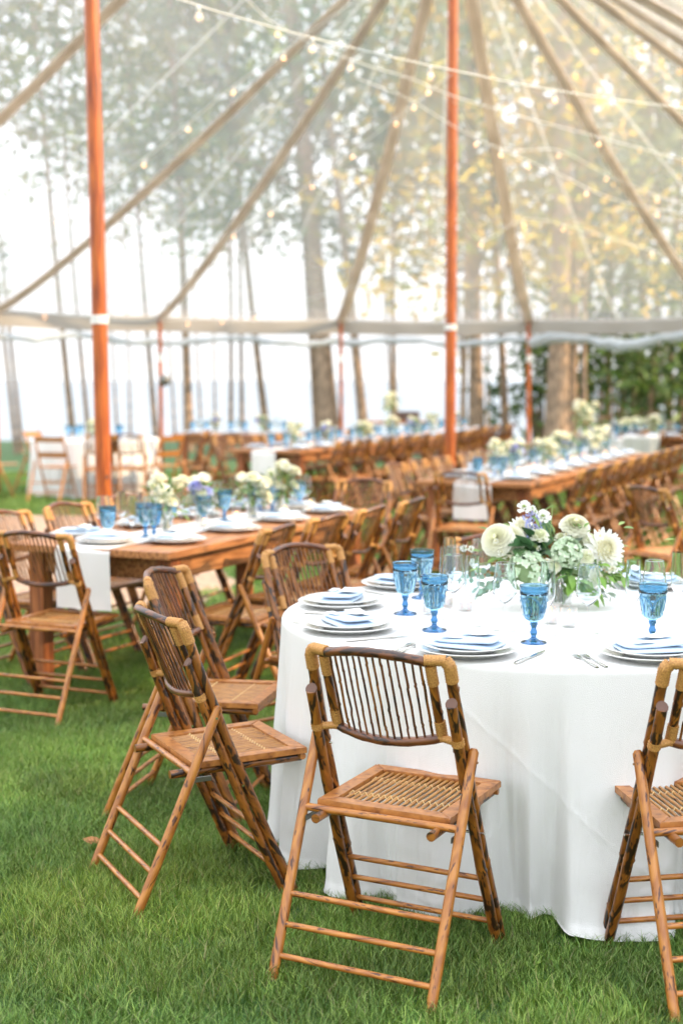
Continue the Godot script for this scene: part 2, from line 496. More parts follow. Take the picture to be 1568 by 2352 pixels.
func bamboo_chair(called: String, label: String, detail: int, group := "") -> Node3D:
	var c := thing(called, label, "chair", Vector3.ZERO, 0.0, group)
	var sd: int = [5, 6, 10][detail]
	var fine := detail == 2
	var b: B
	# legs: a long pole with a cut-off second pole behind it, and the rear leg pinned to them
	for s in [-1.0, 1.0]:
		b = B.new()
		var low := frame_at(s, 0.0); var high := frame_at(s, 0.845)
		cane(b, low, high, 0.0148, sd, 0.17, S(0, 0, -0.012), 0.0014)
		var o := part("front_leg", b.done(M.cane_burnt), c)
		var b2 := B.new()
		var sl := frame_at(s, 0.0) + S(0, 0, -0.029); var sh := frame_at(s, 0.735) + S(0, 0, -0.030)
		cane(b2, sl, sh, 0.0145, sd, 0.19, S(0, 0, -0.012), 0.0012)
		if detail == 0:
			b2 = null
		else:
			var o2 := part("backing_pole", b2.done(M.cane_burnt), o)
			var ce := B.new()
			var up := (sh - sl).normalized()
			var slope := (up + S(0, 0, -1.1)).normalized()   # sawn off at a slant
			ce.tube([sh - slope * 0.008 + up * 0.006, sh + up * 0.006], [0.0146, 0.0165], maxi(sd, 12))
			part("cut_end", ce.done(M.cane_end), o)
		b = B.new()
		var top := rear_at(s, 0.6)
		cane(b, rear_at(s, 0.0), top, 0.0142, sd, 9.0)
		b.tube([top, top + (top - rear_at(s, 0.5)).normalized() * 0.008], [0.0138, 0.008], sd, Vector2(0.3, 1.1))
		o = part("rear_leg", b.done(M.cane_light), c)
		if fine:
			b = B.new()
			b.tube([rear_at(s, 0.575) + S(s * 0.016, 0, 0), frame_at(s, 0.575) - S(s * 0.020, 0, 0)], [0.0035, 0.0035], 8)
			part("hinge_pin", b.done(M.bright_metal), o)
			b = B.new()
			b.tube([frame_at(s, 0.36) + S(s * 0.022, 0, -0.015), frame_at(s, 0.36) - S(s * 0.03, 0, 0.015)], [0.004, 0.004], 8)
			part("seat_pin", b.done(M.bright_metal), o)
			b = B.new()
			var hb := rear_at(s, 0.395) - S(s * 0.017, 0, 0)
			b.box(hb + S(0, -0.005, 0.03), Vector3(0.003, 0.016, 0.085), 0.001)
			part("seat_bracket", b.done(M.dull_metal), o)
	# rungs
	var rb := B.new()
	for h in [0.072, 0.142, 0.212]:
		var f := B.new() if fine else rb
		cane(f, frame_at(-1, h) + S(0, 0, -0.012), frame_at(1, h) + S(0, 0, -0.012), 0.0078, sd, 9.0)
		if fine:
			part("front_rung", f.done(M.cane_light), c)
	for h in [0.058, 0.132, 0.205, 0.415]:
		var f := B.new() if fine else rb
		cane(f, rear_at(-1, h), rear_at(1, h), 0.0105 if h > 0.4 else 0.0082, sd, 9.0)
		if fine:
			part("seat_bar" if h > 0.4 else "rear_rung", f.done(M.cane_light), c)
	if not fine:
		part("rungs", rb.done(M.cane_light), c, "stuff")
	# seat: two rails, a mitred frame and slats tied with twine
	var sx := 0.193; var s0 := -0.062; var s1 := 0.308; var sh2 := 0.436; var w := 0.042
	var seat := Node3D.new(); seat.name = "seat"; c.add_child(seat, true)
	var fr := B.new()
	var ci := func(x, s): return S(x, sh2 + 0.016 * (s - s0), s)
	var edges := [[[-sx, s0], [sx, s0], [sx - w, s0 + w], [-sx + w, s0 + w]], [[sx, s0], [sx, s1], [sx - w, s1 - w], [sx - w, s0 + w]], [[sx, s1], [-sx, s1], [-sx + w, s1 - w], [sx - w, s1 - w]], [[-sx, s1], [-sx, s0], [-sx + w, s0 + w], [-sx + w, s1 - w]]]
	for e in edges:
		var f := B.new() if detail > 0 else fr
		var poly := []
		for q in e:
			var mid: Vector3 = ci.call((e[0][0] + e[2][0]) * 0.5, (e[0][1] + e[2][1]) * 0.5)
			var pp: Vector3 = ci.call(q[0], q[1])
			poly.append(pp.lerp(mid, 0.004))
		f.slab(poly, 0.018, 0.004)
		if detail > 0:
			part("frame_board", f.done(M.cane_frame), seat)
	if detail == 0:
		part("frame_board", fr.done(M.cane_frame), seat)
	var rl := B.new()
	for s in [-1.0, 1.0]:
		var f := B.new() if fine else rl
		cane(f, S(s * 0.166, sh2 - 0.034, s0 - 0.062), S(s * 0.166, sh2 - 0.028, s1 - 0.01), 0.0128, sd, 0.25)
		if fine:
			part("seat_rail", f.done(M.cane_burnt), seat)
	if fine:
		cane(rl, S(-sx + 0.004, sh2 - 0.026, s0 + 0.012), S(sx - 0.004, sh2 - 0.026, s0 + 0.012), 0.0105, sd, 0.25)
		part("cross_rail", rl.done(M.cane_light), seat)
		rl = B.new()
		cane(rl, S(-sx + 0.004, sh2 - 0.022, s1 - 0.012), S(sx - 0.004, sh2 - 0.022, s1 - 0.012), 0.0105, sd, 0.25)
		part("cross_rail", rl.done(M.cane_light), seat)
	else:
		part("seat_rail", rl.done(M.cane_burnt), seat)
	var sb := B.new()
	var ns := 16 if detail > 0 else 10
	for i in ns:
		var x := lerpf(-sx + w + 0.004, sx - w - 0.004, (i + 0.5) / ns)
		var f := B.new() if fine else sb
		var jit := rnd.randf_range(-0.0012, 0.0012)
		cane(f, S(x + jit, sh2 - 0.008, s0 + w - 0.006), S(x - jit, sh2 - 0.004, s1 - w + 0.006), 0.0048 if detail > 0 else 0.009, 6 if detail > 0 else 4, 0.16, Vector3.ZERO, 0.0008)
		if fine:
			part("seat_slat", f.done(M.cane_slat), seat)
	if not fine:
		part("seat_slats", sb.done(M.cane_slat), seat, "stuff")
	if detail > 0:
		for s in [s0 + 0.11, s1 - 0.115]:
			b = B.new()
			var pts := []; var rad := []
			for i in ns * 2 + 1:
				pts.append(S(lerpf(-sx + w, sx - w, float(i) / (ns * 2)), sh2 + (0.0 if i % 2 else -0.009), s + (0.0035 if i % 2 else -0.0035))); rad.append(0.0026)
			b.tube(pts, rad, 5)
			part("twine", b.done(M.twine), seat)
	# backrest
	var back := Node3D.new(); back.name = "backrest"; c.add_child(back, true)
	var tr := B.new()
	var pts := []; var rad := []
	for i in 15:
		var x := lerpf(-0.152, 0.152, i / 14.0)
		pts.append(back_at(x, 0.846 + 0.022 * (1.0 - pow(x / 0.152, 2.0)))); rad.append(0.0128 * (1.0 + 0.06 * sin(i * 2.1)))
	tr.tube(pts, rad, sd, Vector2(rnd.randf(), rnd.randf()))
	part("top_rail", tr.done(M.cane_dark), back)
	var br := B.new()
	pts = []
	for i in 15:
		var x := lerpf(-0.152, 0.152, i / 14.0)
		pts.append(back_at(x, 0.634 - 0.019 * (1.0 - pow(x / 0.152, 2.0))))
	br.tube(pts, rad, sd, Vector2(rnd.randf(), rnd.randf()))
	part("bottom_rail", br.done(M.cane_dark), back)
	for s in [-1.0, 1.0]:
		b = B.new()
		cane(b, back_at(s * 0.152, 0.63), back_at(s * 0.152, 0.846), 0.0125, sd, 0.3)
		part("back_upright", b.done(M.cane_burnt), back)
	var sp := B.new()
	var kn := 14 if detail > 0 else 9
	for i in kn:
		var x := lerpf(-0.13, 0.13, (i + 0.0) / (kn - 1))
		var q := 1.0 - pow(x / 0.152, 2.0)
		var f := B.new() if fine else sp
		cane(f, back_at(x, 0.634 - 0.019 * q), back_at(x * 0.99, 0.846 + 0.022 * q), rnd.randf_range(0.0032, 0.0042) if detail > 0 else 0.0055, 6 if detail > 0 else 4, 0.14, Vector3.ZERO, 0.0012)
		if fine:
			part("spindle", f.done(M.cane_dark if rnd.randf() < 0.6 else M.cane_burnt), back)
	if not fine:
		part("spindles", sp.done(M.cane_burnt), back, "stuff")
	# rattan bindings at the corners
	var wb := B.new()
	for s in [-1.0, 1.0]:
		var pc := 0.0068 if fine else 0.02
		var corner := frame_at(s, 0.852)
		for run in [[[frame_at(s, 0.795), frame_at(s, 0.838), corner + S(-s * 0.012, 0.002, 0)], 0.0165], [[corner + S(-s * 0.008, 0.001, 0), back_at(s * 0.138, 0.853)], 0.0140], [[back_at(s * 0.152, 0.84), back_at(s * 0.152, 0.785)], 0.0140],
			[[back_at(s * 0.152, 0.683), back_at(s * 0.152, 0.628)], 0.0140], [[back_at(s * 0.145, 0.636), frame_at(s, 0.630) + S(0, 0, -0.03)], 0.0095], [[frame_at(s, 0.622) + S(0, 0, -0.03), frame_at(s, 0.642) + S(0, 0, -0.03)], 0.0165]]:
			var f := B.new() if fine else wb
			bind_round(f, run[0], run[1], sd, pc)
			if fine:
				part("rattan_binding", f.done(M.rattan), back)
	if not fine:
		part("rattan_bindings", wb.done(M.rattan), back, "stuff")
	return c


func slat_chair(called: String, label: String, group := "") -> Node3D:   # plain folding chair of honey-coloured wood
	var c := thing(called, label, "chair", Vector3.ZERO, 0.0, group)
	for s in [-1.0, 1.0]:
		var b := B.new()
		b.tube([frame_at(s, 0), frame_at(s, 0.4), frame_at(s, 0.845)], [0.016, 0.016, 0.015], 6)
		part("front_leg", b.done(M.golden_wood), c)
		b = B.new()
		b.tube([rear_at(s, 0), rear_at(s, 0.52)], [0.016, 0.016], 6)
		part("rear_leg", b.done(M.golden_wood), c)
	for h in [0.60, 0.80]:
		var b := B.new()
		b.grid(8, 1, func(u_, t): return back_at(lerpf(-0.19, 0.19, u_) * 0.8, h + (t - 0.5) * 0.07) * Vector3(1.25, 1, 1))
		b.grid(8, 1, func(u_, t): return back_at(lerpf(-0.19, 0.19, u_) * 0.8, h + (t - 0.5) * 0.07) * Vector3(1.25, 1, 1) + S(0, 0, 0.012), true)
		part("back_slat", b.done(M.golden_wood), c)
	for i in 6:
		var b := B.new()
		b.box(S(0, 0.44, lerpf(-0.04, 0.28, i / 5.0)), Vector3(0.38, 0.016, 0.052), 0.003)
		part("seat_board", b.done(M.golden_wood), c)
	var b3 := B.new()
	for h in [0.12, 0.25]:
		b3.tube([rear_at(-1, h), rear_at(1, h)], [0.01, 0.01], 6)
		b3.tube([frame_at(-1, h), frame_at(1, h)], [0.01, 0.01], 6)
	part("rung", b3.done(M.golden_wood), c)
	return c


# ---------------------------------------------------------------- tables
func farm_table(label: String, corner: Vector2, a: float, long: float, runner_label: String, full := true) -> Node3D:   # corner: near right one in plan; local -z runs along the table
	var w := 0.95
	var fw := Vector2(sin(a), cos(a)); var rt := Vector2(cos(a), -sin(a))
	var o2 := corner - rt * w * 0.5
	var t := thing("farm_table", label, "table", P(o2.x, o2.y), -a, "long wooden tables")
	var nb := 6
	for i in nb:
		var b := B.new()
		b.box(Vector3(lerpf(-w / 2, w / 2, (i + 0.5) / nb), 0.742, -long / 2), Vector3(w / nb - 0.0025, 0.036, long - 0.002 * (i % 3)), 0.003)
		part("plank", b.done(M.board_wood), t)
	for s in [-1, 1]:
		var b := B.new()
		b.box(Vector3(s * (w / 2 - 0.09), 0.665, -long / 2), Vector3(0.028, 0.115, long - 0.40), 0.003)
		part("apron_rail", b.done(M.board_wood), t)
		b = B.new()
		b.box(Vector3(0, 0.665, -long / 2 + s * (long / 2 - 0.17)), Vector3(w - 0.26, 0.115, 0.028), 0.003)
		part("apron_rail", b.done(M.board_wood), t)
		for e in [0.17, long - 0.17]:
			b = B.new()
			b.box(Vector3(s * (w / 2 - 0.10), 0.3615, -e), Vector3(0.088, 0.723, 0.088), 0.006)
			part("leg", b.done(M.leg_wood), t)
	var rw := 0.155
	var hang := 0.30
	var b := B.new()
	var f := func(s: float, q: float) -> Vector3:
		var along := lerpf(-hang, long + hang, q)
		var x := lerpf(-rw, rw, s)
		var y := 0.7635 + 0.0012 * sin(x * 40.0 + along * 9.0)
		if along < -0.004:
			return Vector3(x, y - absf(along), 0.006 + 0.012 * sin(x * 24.0 + 1.0) * (absf(along) / hang))
		if along > long + 0.004:
			return Vector3(x, y - (along - long), -long - 0.006 - 0.010 * sin(x * 21.0) * ((along - long) / hang))
		return Vector3(x, y, -along)
	b.grid(8, 90, f)
	single("table_runner", b.done(M.linen), runner_label, "table runner", P(o2.x, o2.y), -a, "white runners on the long tables")
	return t


func round_table(label: String, cloth_label: String, at: Vector2, r: float, seed_: int, legs := true) -> void:
	var t := thing("round_table", label, "table", P(at.x, at.y), 0.0, "round tables")
	var b := B.new()
	b.lathe([Vector2(0.001, 0.735), Vector2(r - 0.02, 0.735), Vector2(r - 0.012, 0.742), Vector2(r - 0.012, 0.754), Vector2(r - 0.02, 0.758), Vector2(0.001, 0.758)], 48)
	part("table_top", b.done(M.board_wood), t)
	for k in 4:
		b = B.new()
		var a := PI / 4 + k * PI / 2
		b.tube([Vector3(cos(a) * 0.45, 0.0, sin(a) * 0.45), Vector3(cos(a) * 0.45, 0.735, sin(a) * 0.45)], [0.015, 0.015], 8)
		part("leg", b.done(M.dull_metal), t)
	# the cloth: flat on top, rounded over the rim, hanging in soft folds to the grass
	var fn := FastNoiseLite.new(); fn.seed = seed_; fn.frequency = 0.9
	var lobes := 8.0
	var f := func(s: float, q: float) -> Vector3:
		var a := s * TAU
		var y := 0.7625
		var rad := 0.0
		var flat := 0.42
		if q < flat:
			rad = (r - 0.012) * q / flat
			y += 0.0008 * sin(a * 5.0 + rad * 18.0)
		else:
			var d := (q - flat) / (1.0 - flat)
			var turn := minf(d / 0.06, 1.0) * PI / 2
			rad = r - 0.012 + 0.016 * sin(turn)
			y -= 0.016 * (1.0 - cos(turn))
			var fall := maxf(0.0, d - 0.06) / 0.94
			y -= fall * 0.733
			# rounded folds with sharp creases between them, uneven in width and depth
			var wa := a + 0.16 * fn.get_noise_2d(cos(a) * 1.6, sin(a) * 1.6) * 2.0 + 0.05 * fall * sin(a * 3.0 + 1.0)
			var deep := 0.65 + 0.9 * fn.get_noise_2d(cos(a) * 2.2 + 9.0, sin(a) * 2.2)
			var fold := (sqrt(pow(cos(wa * lobes), 2.0) + 0.012) - 0.84) * 0.23 * clampf(deep, 0.2, 1.2)
			fold += 0.02 * fn.get_noise_3d(cos(a) * 3.0, sin(a) * 3.0, fall * 1.2)
			rad += pow(fall, 1.3) * fold + 0.042 * fall
			for cr in [[4.15, 5.05, 0.05], [4.9, 4.1, 0.5], [5.75, 5.2, 0.2]]:   # creases left from the folded cloth
				var da := wrapf(a - lerpf(cr[0], cr[1], fall), -PI, PI) * r
				rad += 0.0013 * exp(-da * da / 0.00014) * smoothstep(cr[2], cr[2] + 0.1, fall) * (1.0 - smoothstep(0.8, 1.0, fall))
			if fall > 0.94:   # the hem rests and spreads on the grass
				rad += (fall - 0.94) * 0.30 * (0.6 + 0.6 * sin(a * 9.0 + 1.0) * sin(a * 4.0))
				y = maxf(y, 0.018 + 0.008 * sin(a * 14.0))
		return Vector3(cos(a) * rad, y, -sin(a) * rad)
	b = B.new()
	b.grid(560 if legs else 200, 120 if legs else 40, f, true)
	single("tablecloth", b.done(M.linen), cloth_label, "tablecloth", P(at.x, at.y), 0.0, "round white tablecloths")


# ---------------------------------------------------------------- tableware prototypes (kept out of the tree until placed)
var proto := {}


func lone(called: String, m: Mesh) -> MeshInstance3D:
	var o := MeshInstance3D.new(); o.name = called; o.mesh = m
	return o


func tableware() -> void:
	var b := B.new()
	b.lathe([Vector2(0.001, 0.006), Vector2(0.085, 0.006), Vector2(0.088, 0.0), Vector2(0.094, 0.0), Vector2(0.100, 0.006), Vector2(0.142, 0.017), Vector2(0.151, 0.0205), Vector2(0.152, 0.0225), Vector2(0.150, 0.0235), Vector2(0.140, 0.0205), Vector2(0.102, 0.0105), Vector2(0.090, 0.0095), Vector2(0.001, 0.0095)], 40)
	proto.charger = lone("charger_plate", b.done(M.china))
	b = B.new()
	b.lathe([Vector2(0.001, 0.004), Vector2(0.070, 0.004), Vector2(0.073, 0.0), Vector2(0.078, 0.0), Vector2(0.084, 0.005), Vector2(0.120, 0.0165), Vector2(0.129, 0.0195), Vector2(0.130, 0.021), Vector2(0.128, 0.022), Vector2(0.118, 0.0195), Vector2(0.086, 0.010), Vector2(0.076, 0.009), Vector2(0.001, 0.009)], 40)
	proto.plate = lone("dinner_plate", b.done(M.china))
	# folded napkin: a soft pad of three layers
	var nap := Node3D.new(); nap.name = "napkin"
	for k in 2:   # a long rectangle folded over: the upper leaf is set back and its fold faces the sitter
		b = B.new()
		var pad := func(s: float, q: float) -> Vector3:
			var u_ := s * TAU
			var e := pow(absf(cos(u_)), 0.22) * signf(cos(u_)); var g := pow(absf(sin(u_)), 0.22) * signf(sin(u_))
			var v_ := q * PI - PI / 2
			var cx := pow(maxf(cos(v_), 0.0001), 0.3)
			var x := e * (0.100 - 0.004 * k) * cx; var z := g * (0.062 - 0.004 * k) * cx - 0.006 * k
			return Vector3(x + 0.10 * z * (k - 0.3), 0.008 + 0.013 * k + 0.0068 * sin(v_) + 0.003 * sin(x * 34.0 + 1.0) * cos(z * 22.0) + 0.005 * k * smoothstep(-0.02, 0.07, x) + 0.004 * pow(x / 0.1, 2.0), z)
		b.grid(48, 8, pad, true)
		nap.add_child(lone("napkin_fold", b.done(M.napkin_blue)), true)
	proto.napkin = nap
	# cards with a printed sprig
	var im := Image.create(96, 64, false, Image.FORMAT_RGB8)
	im.fill(Color(0.93, 0.93, 0.92))
	var rr := RandomNumberGenerator.new(); rr.seed = 4
	for k in 46:
		var x := rr.randi_range(8, 84); var y := int(6 + 12 * rr.randf() + 6 * sin(x * 0.12))
		im.fill_rect(Rect2i(x, y, rr.randi_range(2, 5), rr.randi_range(1, 3)), [Color(0.45, 0.66, 0.74), Color(0.55, 0.70, 0.58), Color(0.62, 0.74, 0.86)][k % 3])
	for r in 5:
		var x := 26
		while x < 70:
			var l := rr.randi_range(3, 8)
			im.fill_rect(Rect2i(x, 30 + r * 6, l, 1), Color(0.55, 0.58, 0.62))
			x += l + 2
	var cm := StandardMaterial3D.new(); cm.resource_name = "printed_card"; cm.albedo_texture = ImageTexture.create_from_image(im); cm.roughness = 0.8
	b = B.new()
	b.grid(8, 4, func(s, q): return Vector3((s - 0.5) * 0.095, 0.006 * pow(2.0 * s - 1.0, 2.0), (q - 0.5) * 0.06), true)
	b.grid(8, 4, func(s, q): return Vector3((s - 0.5) * 0.095, 0.006 * pow(2.0 * s - 1.0, 2.0) - 0.0008, (q - 0.5) * 0.06))
	var mc := lone("menu_card", b.done(cm)); proto.card = mc
	b = B.new()
	b.box(Vector3(0, 0.0006, 0), Vector3(0.062, 0.0012, 0.026), 0.0003)
	proto.name_card = lone("name_card", b.done(M.card_paper))
	# pressed blue goblet
	var gob := Node3D.new(); gob.name = "goblet"
	b = B.new()
	b.lathe([Vector2(0.001, 0.066), Vector2(0.016, 0.067), Vector2(0.027, 0.074), Vector2(0.0295, 0.080), Vector2(0.031, 0.088), Vector2(0.033, 0.098), Vector2(0.035, 0.108), Vector2(0.037, 0.118), Vector2(0.039, 0.128), Vector2(0.0408, 0.138), Vector2(0.0418, 0.147), Vector2(0.0435, 0.151), Vector2(0.0438, 0.156), Vector2(0.0428, 0.160), Vector2(0.0445, 0.170), Vector2(0.0452, 0.176), Vector2(0.0448, 0.1775), Vector2(0.0432, 0.177), Vector2(0.0425, 0.170), Vector2(0.0405, 0.158), Vector2(0.039, 0.149), Vector2(0.001, 0.1485)], 48, Vector3.ZERO, 0.0010, 12, 0.075, 0.148)
	var bowl := lone("bowl", b.done(M.blue_glass)); gob.add_child(bowl, true)
	b = B.new()
	for k in 8:   # the raised pointed arches pressed into the bowl
		var a := TAU * k / 8
		for s in [-1.0, 1.0]:
			var pts := []; var rad := []
			for i in 7:
				var t := i / 6.0
				var aa: float = a + s * (TAU / 16) * sin(t * PI / 2)
				var y := lerpf(0.143, 0.092, pow(t, 1.3))
				var r := lerpf(0.0412, 0.0322, pow(t, 1.3)) + 0.0006
				pts.append(Vector3(cos(aa) * r, y, sin(aa) * r)); rad.append(0.0013)
			b.tube(pts, rad, 5)
		for i in 3:
			var rr2: float = [0.0405, 0.0365, 0.0315][i] + 0.001
			var y2: float = [0.128, 0.110, 0.086][i]
			b.tube([Vector3(cos(a) * rr2, y2 - 0.006, sin(a) * rr2), Vector3(cos(a) * (rr2 + 0.001), y2, sin(a) * (rr2 + 0.001)), Vector3(cos(a) * rr2, y2 + 0.006, sin(a) * rr2)], [0.0005, 0.0016, 0.0005], 5)
	bowl.add_child(lone("pressed_relief", b.done(M.blue_glass)))
	b = B.new()
	b.lathe([Vector2(0.001, 0.0), Vector2(0.039, 0.0), Vector2(0.040, 0.002), Vector2(0.036, 0.005), Vector2(0.018, 0.009), Vector2(0.009, 0.016), Vector2(0.0075, 0.022), Vector2(0.0105, 0.028), Vector2(0.0118, 0.034), Vector2(0.0085, 0.041), Vector2(0.0078, 0.046), Vector2(0.0100, 0.053), Vector2(0.0128, 0.058), Vector2(0.0110, 0.063), Vector2(0.016, 0.0665)], 24)
	gob.add_child(lone("stem", b.done(M.blue_stem)), true)
	proto.goblet = gob
	var wine := Node3D.new(); wine.name = "wine_glass"
	b = B.new()
	b.lathe([Vector2(0.0025, 0.088), Vector2(0.018, 0.098), Vector2(0.0365, 0.118), Vector2(0.0385, 0.124), Vector2(0.0375, 0.150), Vector2(0.0335, 0.190), Vector2(0.0305, 0.218), Vector2(0.0301, 0.2195), Vector2(0.0295, 0.219), Vector2(0.0330, 0.188), Vector2(0.0367, 0.150), Vector2(0.0375, 0.126), Vector2(0.0355, 0.119), Vector2(0.017, 0.100), Vector2(0.001, 0.092)], 28)
	wine.add_child(lone("bowl", b.done(M.solid_glass)), true)
	b = B.new()
	b.lathe([Vector2(0.001, 0.0), Vector2(0.036, 0.0), Vector2(0.0362, 0.0015), Vector2(0.012, 0.004), Vector2(0.0042, 0.010), Vector2(0.0032, 0.04), Vector2(0.0032, 0.08), Vector2(0.0045, 0.089)], 20)
	wine.add_child(lone("stem", b.done(M.clear_glass)), true)
	proto.wine = wine
	var fl := Node3D.new(); fl.name = "champagne_flute"
	b = B.new()
	b.lathe([Vector2(0.0025, 0.085), Vector2(0.012, 0.096), Vector2(0.0225, 0.118), Vector2(0.0245, 0.13), Vector2(0.0240, 0.17), Vector2(0.0215, 0.232), Vector2(0.0208, 0.233), Vector2(0.0232, 0.17), Vector2(0.0237, 0.131), Vector2(0.0215, 0.119), Vector2(0.011, 0.099), Vector2(0.001, 0.09)], 24)
	fl.add_child(lone("bowl", b.done(M.solid_glass)), true)
	b = B.new()
	b.lathe([Vector2(0.001, 0.0), Vector2(0.031, 0.0), Vector2(0.0312, 0.0015), Vector2(0.011, 0.004), Vector2(0.004, 0.010), Vector2(0.003, 0.04), Vector2(0.003, 0.078), Vector2(0.0042, 0.087)], 20)
	fl.add_child(lone("stem", b.done(M.clear_glass)), true)
	proto.flute = fl
	# cutlery: local -z points towards the table's middle
	var fk := Node3D.new(); fk.name = "fork"
	b = B.new()
	b.tube([Vector3(0, 0.003, 0.10), Vector3(0, 0.004, 0.07), Vector3(0, 0.006, 0.02), Vector3(0, 0.008, -0.02), Vector3(0, 0.005, -0.04), Vector3(0, 0.004, -0.055)], [0.006, 0.0075, 0.004, 0.003, 0.0075, 0.011], 8, Vector2.ZERO, true, 1.0)
	var handle := lone("handle", squash(b, 0.35).done(M.bright_metal)); fk.add_child(handle, true)
	for i in 4:
		b = B.new()
		var x := (i - 1.5) * 0.006
		b.tube([Vector3(x * 0.9, 0.0035, -0.052), Vector3(x, 0.003, -0.075), Vector3(x, 0.007, -0.10)], [0.0019, 0.0017, 0.0008], 5)
		fk.add_child(lone("tine", b.done(M.bright_metal)), true)
	proto.fork = fk
	var kf := Node3D.new(); kf.name = "knife"
	b = B.new()
	b.tube([Vector3(0, 0.004, 0.12), Vector3(0, 0.005, 0.10), Vector3(0, 0.006, 0.05), Vector3(0, 0.005, 0.015)], [0.006, 0.009, 0.0072, 0.005], 8)
	kf.add_child(lone("handle", squash(b, 0.5).done(M.bright_metal)), true)
	b = B.new()
	b.slab([Vector3(-0.004, 0.004, 0.017), Vector3(0.006, 0.004, 0.017), Vector3(0.008, 0.004, -0.05), Vector3(0.006, 0.004, -0.09), Vector3(-0.001, 0.004, -0.115), Vector3(-0.006, 0.004, -0.06)], 0.0016, 0.0005)
	kf.add_child(lone("blade", b.done(M.bright_metal)), true)
	proto.knife = kf
	var vo := Node3D.new(); vo.name = "votive_candle"
	b = B.new()
	b.lathe([Vector2(0.001, 0.0), Vector2(0.022, 0.0), Vector2(0.0245, 0.003), Vector2(0.0275, 0.062), Vector2(0.0278, 0.0635), Vector2(0.0262, 0.0635), Vector2(0.0235, 0.007), Vector2(0.001, 0.006)], 24)
	vo.add_child(lone("glass_holder", b.done(M.clear_glass)), true)
	b = B.new()
	b.lathe([Vector2(0.001, 0.0065), Vector2(0.0225, 0.0075), Vector2(0.0245, 0.032), Vector2(0.020, 0.0335), Vector2(0.001, 0.032)], 20)
	vo.add_child(lone("wax", b.done(M.candle_wax)), true)
	b = B.new()
	b.lathe([Vector2(0.0005, 0.034), Vector2(0.003, 0.039), Vector2(0.0038, 0.043), Vector2(0.0022, 0.050), Vector2(0.0003, 0.056)], 8)
	vo.add_child(lone("flame", b.done(M.flame)), true)
	proto.votive = vo


func squash(b: B, k: float) -> B:   # flatten a round bar upon the table
	for i in b.v.size():
		b.v[i].y = 0.0012 + b.v[i].y * k
	return b


func put(kind: String, called: String, label: String, category: String, at: Vector3, turn: float, group: String) -> Node3D:
	return dup(proto[kind], called, label, category, at, turn, group)


# one place laid: at = plate centre in plan, a = heading of the sitter, y = table height
func place(at: Vector2, a: float, y: float, where: String, full: int, tbl: String) -> void:
	var fw := Vector2(sin(a), cos(a)); var rt := Vector2(cos(a), -sin(a))
	var spot := func(f: float, r: float, h := 0.0) -> Vector3:
		var q := at + fw * f + rt * r
		return P(q.x, q.y, y + h)
	var shared := where.begins_with("*")
	var w := where.trim_prefix("*")
	put("charger", "charger_plate", "wide white charger plate " + w, "plate", spot.call(0, 0), -a, "charger plates " + tbl)
	put("plate", "dinner_plate", "white dinner plate on the charger " + w, "plate", spot.call(0, 0, 0.0105), -a, "dinner plates " + tbl)
	put("napkin", "napkin", "folded pale blue napkin on the plate " + w, "napkin", spot.call(0, 0, 0.0195), -a + rnd.randf_range(-0.12, 0.12), "blue napkins " + tbl)
	put("goblet", "goblet", "blue pressed glass goblet " + w, "goblet", spot.call(0.25, 0.115), rnd.randf() * 6.0, "blue goblets " + tbl)
	put("wine", "wine_glass", "tall clear wine glass " + w, "wine glass", spot.call(0.40, -0.035), 0, "wine glasses " + tbl)
	if full >= 1:
		put("flute", "champagne_flute", "slender clear champagne flute " + w, "champagne flute", spot.call(0.39, 0.11), 0, "champagne flutes " + tbl)
		put("card", "menu_card", "white menu card with pale floral print " + w, "card", spot.call(0.030, 0.022, 0.0575), -a + rnd.randf_range(-0.15, 0.15), "menu cards " + tbl)
	if full >= 2:
		put("name_card", "name_card", "small blank white name card " + w, "card", spot.call(-0.032, -0.035, 0.0525), -a + rnd.randf_range(-0.15, 0.15), "name cards " + tbl)
		put("fork", "fork", "outer silver fork " + w, "fork", spot.call(-0.01, -0.205), -a, "forks " + tbl)
		put("fork", "fork", "inner silver fork, next to the plate " + w, "fork", spot.call(-0.01, -0.178), -a, "forks " + tbl)
		put("knife", "knife", "silver knife " + w, "knife", spot.call(0.03, 0.185), -a + rnd.randf_range(-0.05, 0.05), "knives " + tbl)


# ---------------------------------------------------------------- flowers
func ruffle(b: B, at: Vector3, face: Vector3, r: float, rings: int, inner: Color, outer: Color, pointed := 0.0) -> void:   # a many-petalled head: cupped petals in spirals, open towards face
	var z := face.normalized()
	var x := z.cross(Vector3.UP if absf(z.y) < 0.9 else Vector3.RIGHT).normalized()
	var y := z.cross(x)
	var count := rings * 9
	if rings > 3:
		b.col = inner
		b.lathe([Vector2(0.001, -r * 0.6), Vector2(r * 0.45, -r * 0.42), Vector2(r * 0.62, 0), Vector2(r * 0.45, r * 0.42), Vector2(0.001, r * 0.6)], 12, at)
	for i in count:
		var t := (i + 0.5) / count
		var ang := i * 2.39996
		var tilt := t * 1.75          # 0 is the middle of the face, past a right angle curls behind
		var rad := r * (0.25 + 0.75 * sqrt(t))
		var out := x * cos(ang) + y * sin(ang)
		var dir := z * cos(tilt) + out * sin(tilt)
		var base := at + dir * rad * (0.35 if pointed > 0.0 else 0.52)
		var up := (z * -sin(tilt) + out * cos(tilt))
		b.col = inner.lerp(outer, clampf(t * 1.2 + rnd.randf_range(-0.15, 0.15), 0, 1))
		var l := r * (lerpf(0.55, 0.78, t) if pointed > 0.0 else lerpf(0.36, 0.56, t))
		if pointed > 0.0:
			b.leaf(base, dir, -up, l * 1.05, r * 0.30, -0.25, 3)
		else:
			petal_cup(b, base, dir, out.cross(dir).normalized(), l, r * lerpf(0.42, 0.70, t))
	b.col = Color(1, 1, 1)


